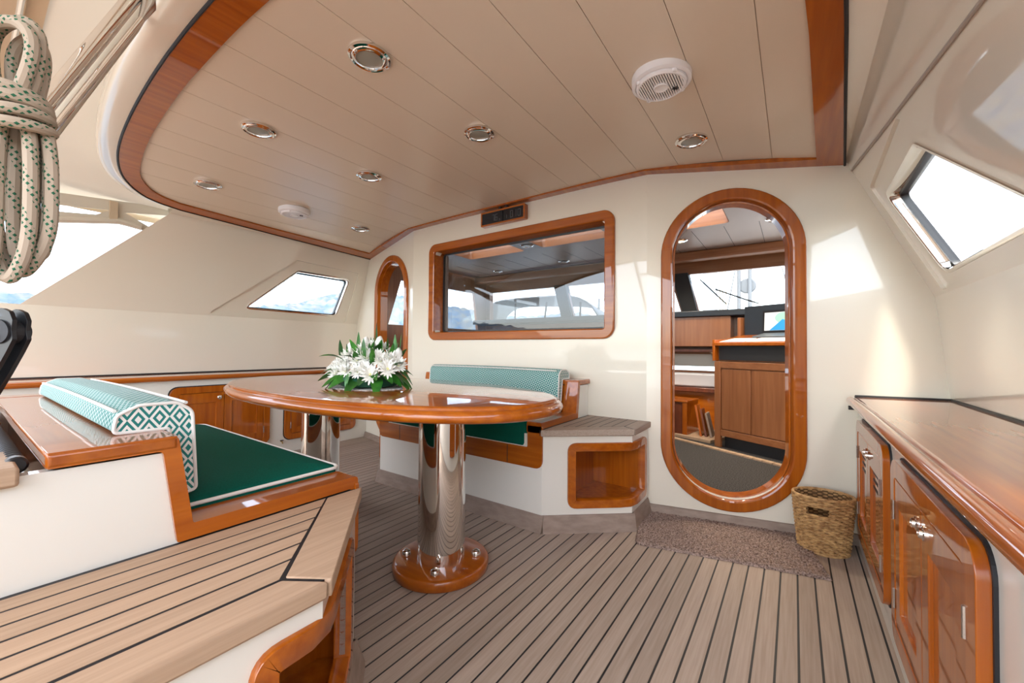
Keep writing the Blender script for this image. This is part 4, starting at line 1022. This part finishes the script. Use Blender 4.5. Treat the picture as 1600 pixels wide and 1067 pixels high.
# saloon downlights (lit)
def sal_light(x, y, on, label, grp):
    t = thing('saloon_downlight', (x, y, 2.20), label, 'ceiling light', grp)
    MB().lathe([(0.075, 0.004), (0.078, -0.004), (0.070, -0.012), (0.055, -0.014), (0.052, -0.004)], (x, y, 2.20), 32, None, False, False).build('bezel', STEEL, t, angle=50)
    MB().lathe([(0.053, -0.006), (0.001, -0.008)], (x, y, 2.20), 24, None, False, True).build('lamp', BULB if on else FROST, t)
    if on:
        d = bpy.data.lights.new('lamp_light', 'SPOT'); d.energy = 26; d.spot_size = math.radians(140); d.spot_blend = 0.8; d.shadow_soft_size = 0.05; d.color = (1.0, 0.84, 0.62)
        o = bpy.data.objects.new('lamp_light', d); COL.objects.link(o); o.parent = t; o.location = (0, 0, -0.02)
for x, y in ((1.69, 3.62), (1.80, 4.15), (0.95, 4.45), (1.10, 3.2)): sal_light(x, y, True, 'lit warm downlight in the saloon ceiling beyond the open doorway', 'lit saloon downlights')
for x, y in ((-1.685, 4.74), (-0.534, 4.657), (-0.50, 3.72)): sal_light(x, y, False, 'unlit chrome downlight in the dim saloon ceiling behind the window', 'unlit saloon downlights')

# ------------------------------------------------------------------ foredeck, rig, sea and hills
for sg, nm in ((1, 'bounce_deck_starboard'), (-1, 'bounce_deck_port')):
    x0_, x1_ = sorted((sg * 2.66, sg * 3.5)); struct(MB().box(x0_, x1_, -5.0, 10.0, 0.7, 0.9).build(nm, GELW, smooth=False), 'unseen cream side deck added outside the cabin side to bounce light')  # out of view, added to bounce sunlight up through the side windows
struct(MB().box(-3.5, 3.5, -6.0, -2.6, -0.1, -0.004).build('floor_bounce_deck', TEAK_F, smooth=False), 'unseen sunlit teak aft deck added behind the cockpit to bounce light')  # out of view, added so sunlight bounces forward onto the ceiling
struct(MB().box(-2.4, 2.4, 5.36, 12.0, 0.85, 1.0).build('foredeck', GELW, smooth=False), 'foredeck beyond the windscreen')
ms = thing('mast', (0.78, 7.4, 1.0), 'grey mast with halyards standing beyond the saloon windscreen', 'mast')
MB().lathe([(0.11, 0), (0.11, 9.0)], (0.78, 7.4, 1.0), 20).build('spar', plain('mast_alloy', (0.42, 0.45, 0.48), 0.4, metal=0.6), ms)
for dx in (0.15, 0.19, 0.24): MB().tube([(0.78 + dx, 7.4, 1.0), (0.78 + dx * 0.8, 7.4, 9.0)], 0.012, 6).build('halyard', CANV2, ms)
bl = thing('hoisting_block', (1.30, 7.6, 1.0), 'grey round pulley block hanging in the rigging beyond the windscreen', 'pulley')
MB().lathe([(0.02, -0.03), (0.11, -0.025), (0.13, 0), (0.11, 0.025), (0.02, 0.03)], (1.30, 7.66, 2.12), 24, Matrix.Rotation(PI / 2, 4, 'X')).build('sheave', GREYC, bl)
for dx in (-0.12, 0.04): MB().tube([(1.30 + dx, 7.6, 1.0), (1.30 + dx, 7.6, 6.0)], 0.030, 8).build('fall', GREYC, bl)
for i, (p, q, lb) in enumerate((((2.09, 7.0, 1.0), (0.9, 7.3, 6.0), 'thin wire shroud to starboard of the pulley block'), ((1.05, 6.4, 1.0), (1.5, 6.4, 3.6), 'thin wire stay beside the mast'), ((-1.35, 6.9, 1.0), (-0.3, 6.9, 3.2), 'thin wire stay rising beside the grey spray hood beyond the tinted window'))):
    tag(MB().tube([p, q], 0.008, 6).build('wire_stay', GREYC), lb, 'wire')
t = thing('windscreen_wiper', (1.47, 5.372, 1.64), 'black windscreen wiper seen through the open doorway in front of the mast', 'wiper')
MB().tube([(1.60, 5.372, 1.59), (1.469, 5.372, 1.643), (1.154, 5.372, 1.787)], 0.008, 8).build('arm', BLACKM, t)
MB().tube([(0.982, 5.372, 1.92), (1.27, 5.372, 1.602)], 0.007, 8).build('blade', BLACKM, t)
# grey hood over frames on the foredeck
hd = thing('spray_hood', (-1.5, 6.3, 1.0), 'grey canvas spray hood on poles beyond the tinted window', 'spray hood')
q = MB(); NXh = 24
for j in range(6):
    y = 5.75 + j * 0.16
    for i in range(NXh + 1):
        u = -1 + 2 * i / NXh; x = -1.72 + 1.32 * u
        z = 1.0 + 0.93 * (1 - abs(u) ** 5) ** 0.5 - 0.05 * j * (0.5 + 0.5 * u) * 0.6; q.v.append(Vector((x, y, z)))
for j in range(5):
    for i in range(NXh): a = j * (NXh + 1) + i; q.f.append((a, a + 1, a + NXh + 2, a + NXh + 1))
ho = q.build('canopy', GREYC, hd); md = ho.modifiers.new('thick', 'SOLIDIFY'); md.thickness = 0.02
for x, y, l in ((-2.25, 6.0, 0.02), (-1.75, 6.1, 0.12), (-1.0, 6.1, 0.02), (-0.7, 6.1, 0.05)):
    MB().tube([(x, y, 1.0), (x + l, y, 1.87)], 0.018, 8).build('pole', GREYC, hd)
sea = MB(); NN = 64
sea.add([(0, 0, -1.3)] + [(5000 * math.cos(2 * PI * i / NN), 5000 * math.sin(2 * PI * i / NN), -1.3) for i in range(NN)], [(0, i + 1, (i + 1) % NN + 1) for i in range(NN)])
tag(sea.build('sea', SEA, smooth=False), 'blue green sea around the boat', None, None, 'stuff')
def hill(name, az0, az1, dist, hfun, seed, label):
    rn = random.Random(seed); m = MB(); NA = 120; NR = 10
    ph = [rn.uniform(0, 6.28) for _ in range(8)]
    for j in range(NR + 1):
        t = j / NR
        for i in range(NA + 1):
            s = i / NA; az = math.radians(az0 + (az1 - az0) * s)
            ns = sum(math.sin(s * k * 5.3 + ph[k % 8] + t * k) / k for k in range(1, 9)) * 0.10
            h = hfun(s) * (1 + ns) * math.sin(PI / 2 * t) ** 1.2 * math.sin(PI * min(max(s, 0), 1)) ** 0.35
            d = dist * (1 + 0.55 * t) + 18 * math.sin(i * 0.9 + j * 2)
            m.v.append(Vector((d * math.sin(az), d * math.cos(az), -1.4 + dist * h + (6 * math.sin(i * 2.1 + j * 3.3) if 0 < j < NR else 0))))
    for j in range(NR):
        for i in range(NA): a = j * (NA + 1) + i; m.f.append((a, a + 1, a + NA + 2, a + NA + 1))
    o = m.build(name, HILL); tag(o, label, 'hill'); return o
hill('coastal_hill', -74, -19, 1100, lambda s: 0.17 + 0.04 * math.sin(s * 7), 3, 'hazy blue coastal hill seen through the port side window')
hill('coastal_hill', -150, -75, 900, lambda s: 0.15, 9, 'dry coastal hillside with scattered houses seen under the open canvas side')
hill('coastal_hill', -18, 40, 1500, lambda s: 0.06, 4, 'low distant hill ahead of the boat')

# ------------------------------------------------------------------ canvas bimini, tubes, rope at the open port quarter
def zb(x): return 2.56 - 0.08 * x * x
bm_ = thing('bimini', (0, -0.8, 2.5), 'cream canvas bimini stretched over steel bows behind the hardtop', 'bimini')
q = MB(); NXb, NYb = 40, 30
for j in range(NYb + 1):
    y = -1.5 + j * 2.65 / NYb
    for i in range(NXb + 1):
        x = -2.38 + 4.76 * i / NXb; q.v.append(Vector((x, y, zb(x) + 0.010 * math.sin(y * 9) * (1 - (x / 2.4) ** 2))))
for j in range(NYb):
    for i in range(NXb): a = j * (NXb + 1) + i; q.f.append((a, a + 1, a + NXb + 2, a + NXb + 1))
q.build('canopy', CANV, bm_)
for y in (0.16, -1.4):
    MB().tube([(x * 0.119 - 2.38, y, zb(x * 0.119 - 2.38) - 0.022) for x in range(41)], 0.0125, 10).build('bow', STEEL, bm_)
    sq = MB()
    for i in range(41):
        x = -2.38 + i * 0.119; sq.v += [Vector((x, y - 0.07, zb(x) - 0.006)), Vector((x, y + 0.07, zb(x) - 0.006))]
    for i in range(40): sq.f.append((2 * i, 2 * i + 1, 2 * i + 3, 2 * i + 2))
    sq.build('seam_band', CANV2, bm_)
for sg in (-1, 1):
    MB().box(sg * 2.39 - 0.004, sg * 2.39 + 0.004, -1.5, 1.15, 2.06, 2.12).build('edge_hem', CANV2, bm_)
# rolled clear side curtain hanging under the port hem
rc = thing('rolled_side_curtain', (-2.4, 0.2, 2.0), 'rolled-up clear side curtain with tan hems under the port edge of the canvas', 'curtain')
k_ = 0.965
def cz(y, z): return (y * k_, 1.05 + (z - 1.05) * k_)
ol_ = [(-1.4, 1.842), (0.046, 1.842), (0.362, 1.909), (0.767, 2.001), (0.919, 1.988), (0.998, 2.002), (1.093, 2.08), (1.148, 2.17), (1.10, 2.205), (0.974, 2.205), (0.193, 2.12), (-1.4, 2.12)]
slit = [(0.118, 1.958), (0.643, 2.042), (0.719, 2.098), (0.117, 2.008)]; tri = [(0.802, 2.102), (0.962, 2.02), (1.079, 2.153)]
slit2 = [(-1.3, 1.93), (0.02, 1.945), (0.02, 1.995), (-1.3, 1.99)]
cf = lambda u, v, w: (-2.25 - w, u, v)
MB().sheet(round_poly([cz(*p) for p in ol_], 0.02, 4), [[cz(*p) for p in h] for h in (slit, tri, slit2)], cf, (0.0, 0.008)).build('curtain_panel', CANV, rc, smooth=False)
MB().tube([(-2.243, *cz(y, z)) for y, z in ((-1.4, 1.868), (0.046, 1.868), (0.362, 1.932), (0.767, 2.024), (0.90, 2.008))], 0.024, 10).build('roll', CANV, rc)
for y, z in ((0.735, 2.05), (-0.5, 1.93)): MB().box(-2.246, -2.222, y * k_ - 0.022, y * k_ + 0.022, z - 0.075, z + 0.075).build('strap', CANV2, rc)
# hardtop support rail
hr = thing('grab_rail', (0.45, -0.15, 0.82), 'polished steel support rail slanting up to the hardtop edge', 'rail')
MB().tube([(0.46, -0.12, 0.84), (0.39, 0.067, 1.487), (0.308, 0.303, 2.086), (0.285, 0.375, 2.25)], 0.0185, 16).build('tube', STEEL, hr)
MB().tube([(0.408, 0.110, 1.50), (0.330, 0.322, 2.03)], 0.008, 12).build('thin_rod', STEEL, hr)
MB().tube([(0.330, 0.322, 2.03), (0.322, 0.340, 2.09), (0.300, 0.350, 2.15)], [0.008, 0.017, 0.010], 12).build('end_fitting', STEELB, hr)
MB().lathe([(0.035, 0), (0.035, 0.006), (0.02, 0.012)], (0.46, -0.12, 0.822), 20).build('foot', STEEL, hr)
tag(MB().tube([(-0.045, 0.04, 1.36), (-0.011, 0.148, 1.656), (0.038, 0.355, 2.169), (0.05, 0.40, 2.30)], [0.02, 0.024, 0.022, 0.018], 12).build('rolled_flap', CANV), 'cream rolled canvas flap slanting behind the steel rail', 'canvas flap')
# coiled rope on a cleat tube
rk = thing('rope_coil', (0.74, 0.07, 1.75), 'thick beige rope with green flecks hung in a coil', 'rope')
RX, RY = 0.735, 0.065
sd_ = Vector((0.817, 0.576, 0))   # spread of the strands (seen nearly flat)
fwv = Vector((-0.576, 0.817, 0))
def rp_(s, d, z): return Vector((RX, RY, 0)) + sd_ * s + fwv * d + Vector((0, 0, z))
Rr = random.Random(11)
def smooth_path(P, k=3):
    P = [Vector(p) for p in P]
    for _ in range(k):
        o = [P[0]]
        for a, b in zip(P[:-1], P[1:]): o += [a * .75 + b * .25, a * .25 + b * .75]
        P = o + [P[-1]]
    return P
for i, (a, b, zb_, d) in enumerate(((-0.030, 0.034, 1.185, 0.00), (-0.016, 0.016, 1.225, 0.02), (-0.048, 0.046, 1.20, 0.022), (-0.055, -0.005, 1.165, -0.016), (0.000, 0.030, 1.235, 0.034))):
    L = [rp_(-0.010 + a * .3, d, 1.50), rp_(a, d, 1.44), rp_(a * 1.15, d, 1.34), rp_(a * 1.1, d, zb_ + 0.05), rp_((a + b) / 2 - 0.010, d, zb_ - 0.012), rp_((a + b) / 2 + 0.010, d, zb_ - 0.012), rp_(b * 1.1, d, zb_ + 0.05), rp_(b * 1.15, d, 1.34), rp_(b, d, 1.44), rp_(0.010 + b * .3, d, 1.50)]
    MB().tube(smooth_path(L), 0.0104, 10).build('strand', ROPE, rk)
for i, z in enumerate((1.455, 1.473, 1.491, 1.509)):   # frapping turns
    P = [rp_(0.052 * math.cos(t * 2 * PI / 24) - 0.003 * i, 0.045 * math.sin(t * 2 * PI / 24), z + 0.008 * math.sin(t * 2 * PI / 24 + i)) for t in range(24)]
    MB().tube(P, 0.0104, 10, closed=True).build('wrapping_turn', ROPE, rk)
for a, b, zt, d in ((-0.045, 0.050, 1.655, 0.0), (-0.030, 0.034, 1.635, 0.02), (-0.05, 0.058, 1.64, -0.018)):
    L = [rp_(a * .4, d, 1.49), rp_(a * .9, d, 1.55), rp_(a, d, zt - 0.03), rp_(a * .4, d, zt), rp_(b * .5, d, zt + 0.004), rp_(b, d, zt - 0.03), rp_(b * .9, d, 1.56), rp_(b * .4, d, 1.49)]
    MB().tube(smooth_path(L), 0.0104, 10).build('upper_loop', ROPE, rk)
MB().tube(smooth_path([rp_(-0.012, -0.03, 1.49), rp_(-0.016, -0.034, 1.60), rp_(-0.022, -0.03, 1.72), rp_(-0.024, 0.0, 1.90), rp_(-0.02, 0.02, 2.0)]), 0.0104, 10).build('hanging_line', ROPE, rk)
tag(MB().tube([(0.28, 0.085, 2.03), (1.3, 0.085, 2.03), (2.3, 0.085, 2.0)], 0.0145, 14).build('cross_tube', STEEL), 'polished steel cross tube from which the rope coil hangs', 'tube')
# black sheet block at the left edge
bk2 = thing('sheet_block', (0.64, 0.07, 0.835), 'black rigging block standing by the near backrest', 'pulley block')
def bf(u, v, w): p = Vector((0.642, 0.072, 0)) + sd_ * u + fwv * (-w); return (p.x, p.y, v)
shp = [(-0.10, 0.845), (-0.055, 0.845), (-0.035, 0.94), (-0.006, 0.99), (0.018, 1.035), (0.030, 1.06), (0.027, 1.078), (0.029, 1.098), (0.022, 1.115), (0.006, 1.122), (-0.02, 1.112), (-0.05, 1.10), (-0.075, 0.97)]
for w in (0.012, -0.012): MB().sheet(round_poly(shp, 0.008, 3), [], bf, (w + 0.004, w - 0.004)).build('cheek_plate', BLACK, bk2, bevel=0.002)
MB().sheet([(0.002 + 0.024 * math.cos(2 * PI * i / 24), 1.075 + 0.024 * math.sin(2 * PI * i / 24)) for i in range(24)], [], bf, (0.020, -0.020)).build('sheave', BLACKM, bk2, smooth=False)
MB().sheet([(-0.002 + 0.008 * math.cos(2 * PI * i / 24), 1.062 + 0.010 * math.sin(2 * PI * i / 24)) for i in range(24)], [], bf, (0.024, -0.024)).build('axle', STEELB, bk2, smooth=False)
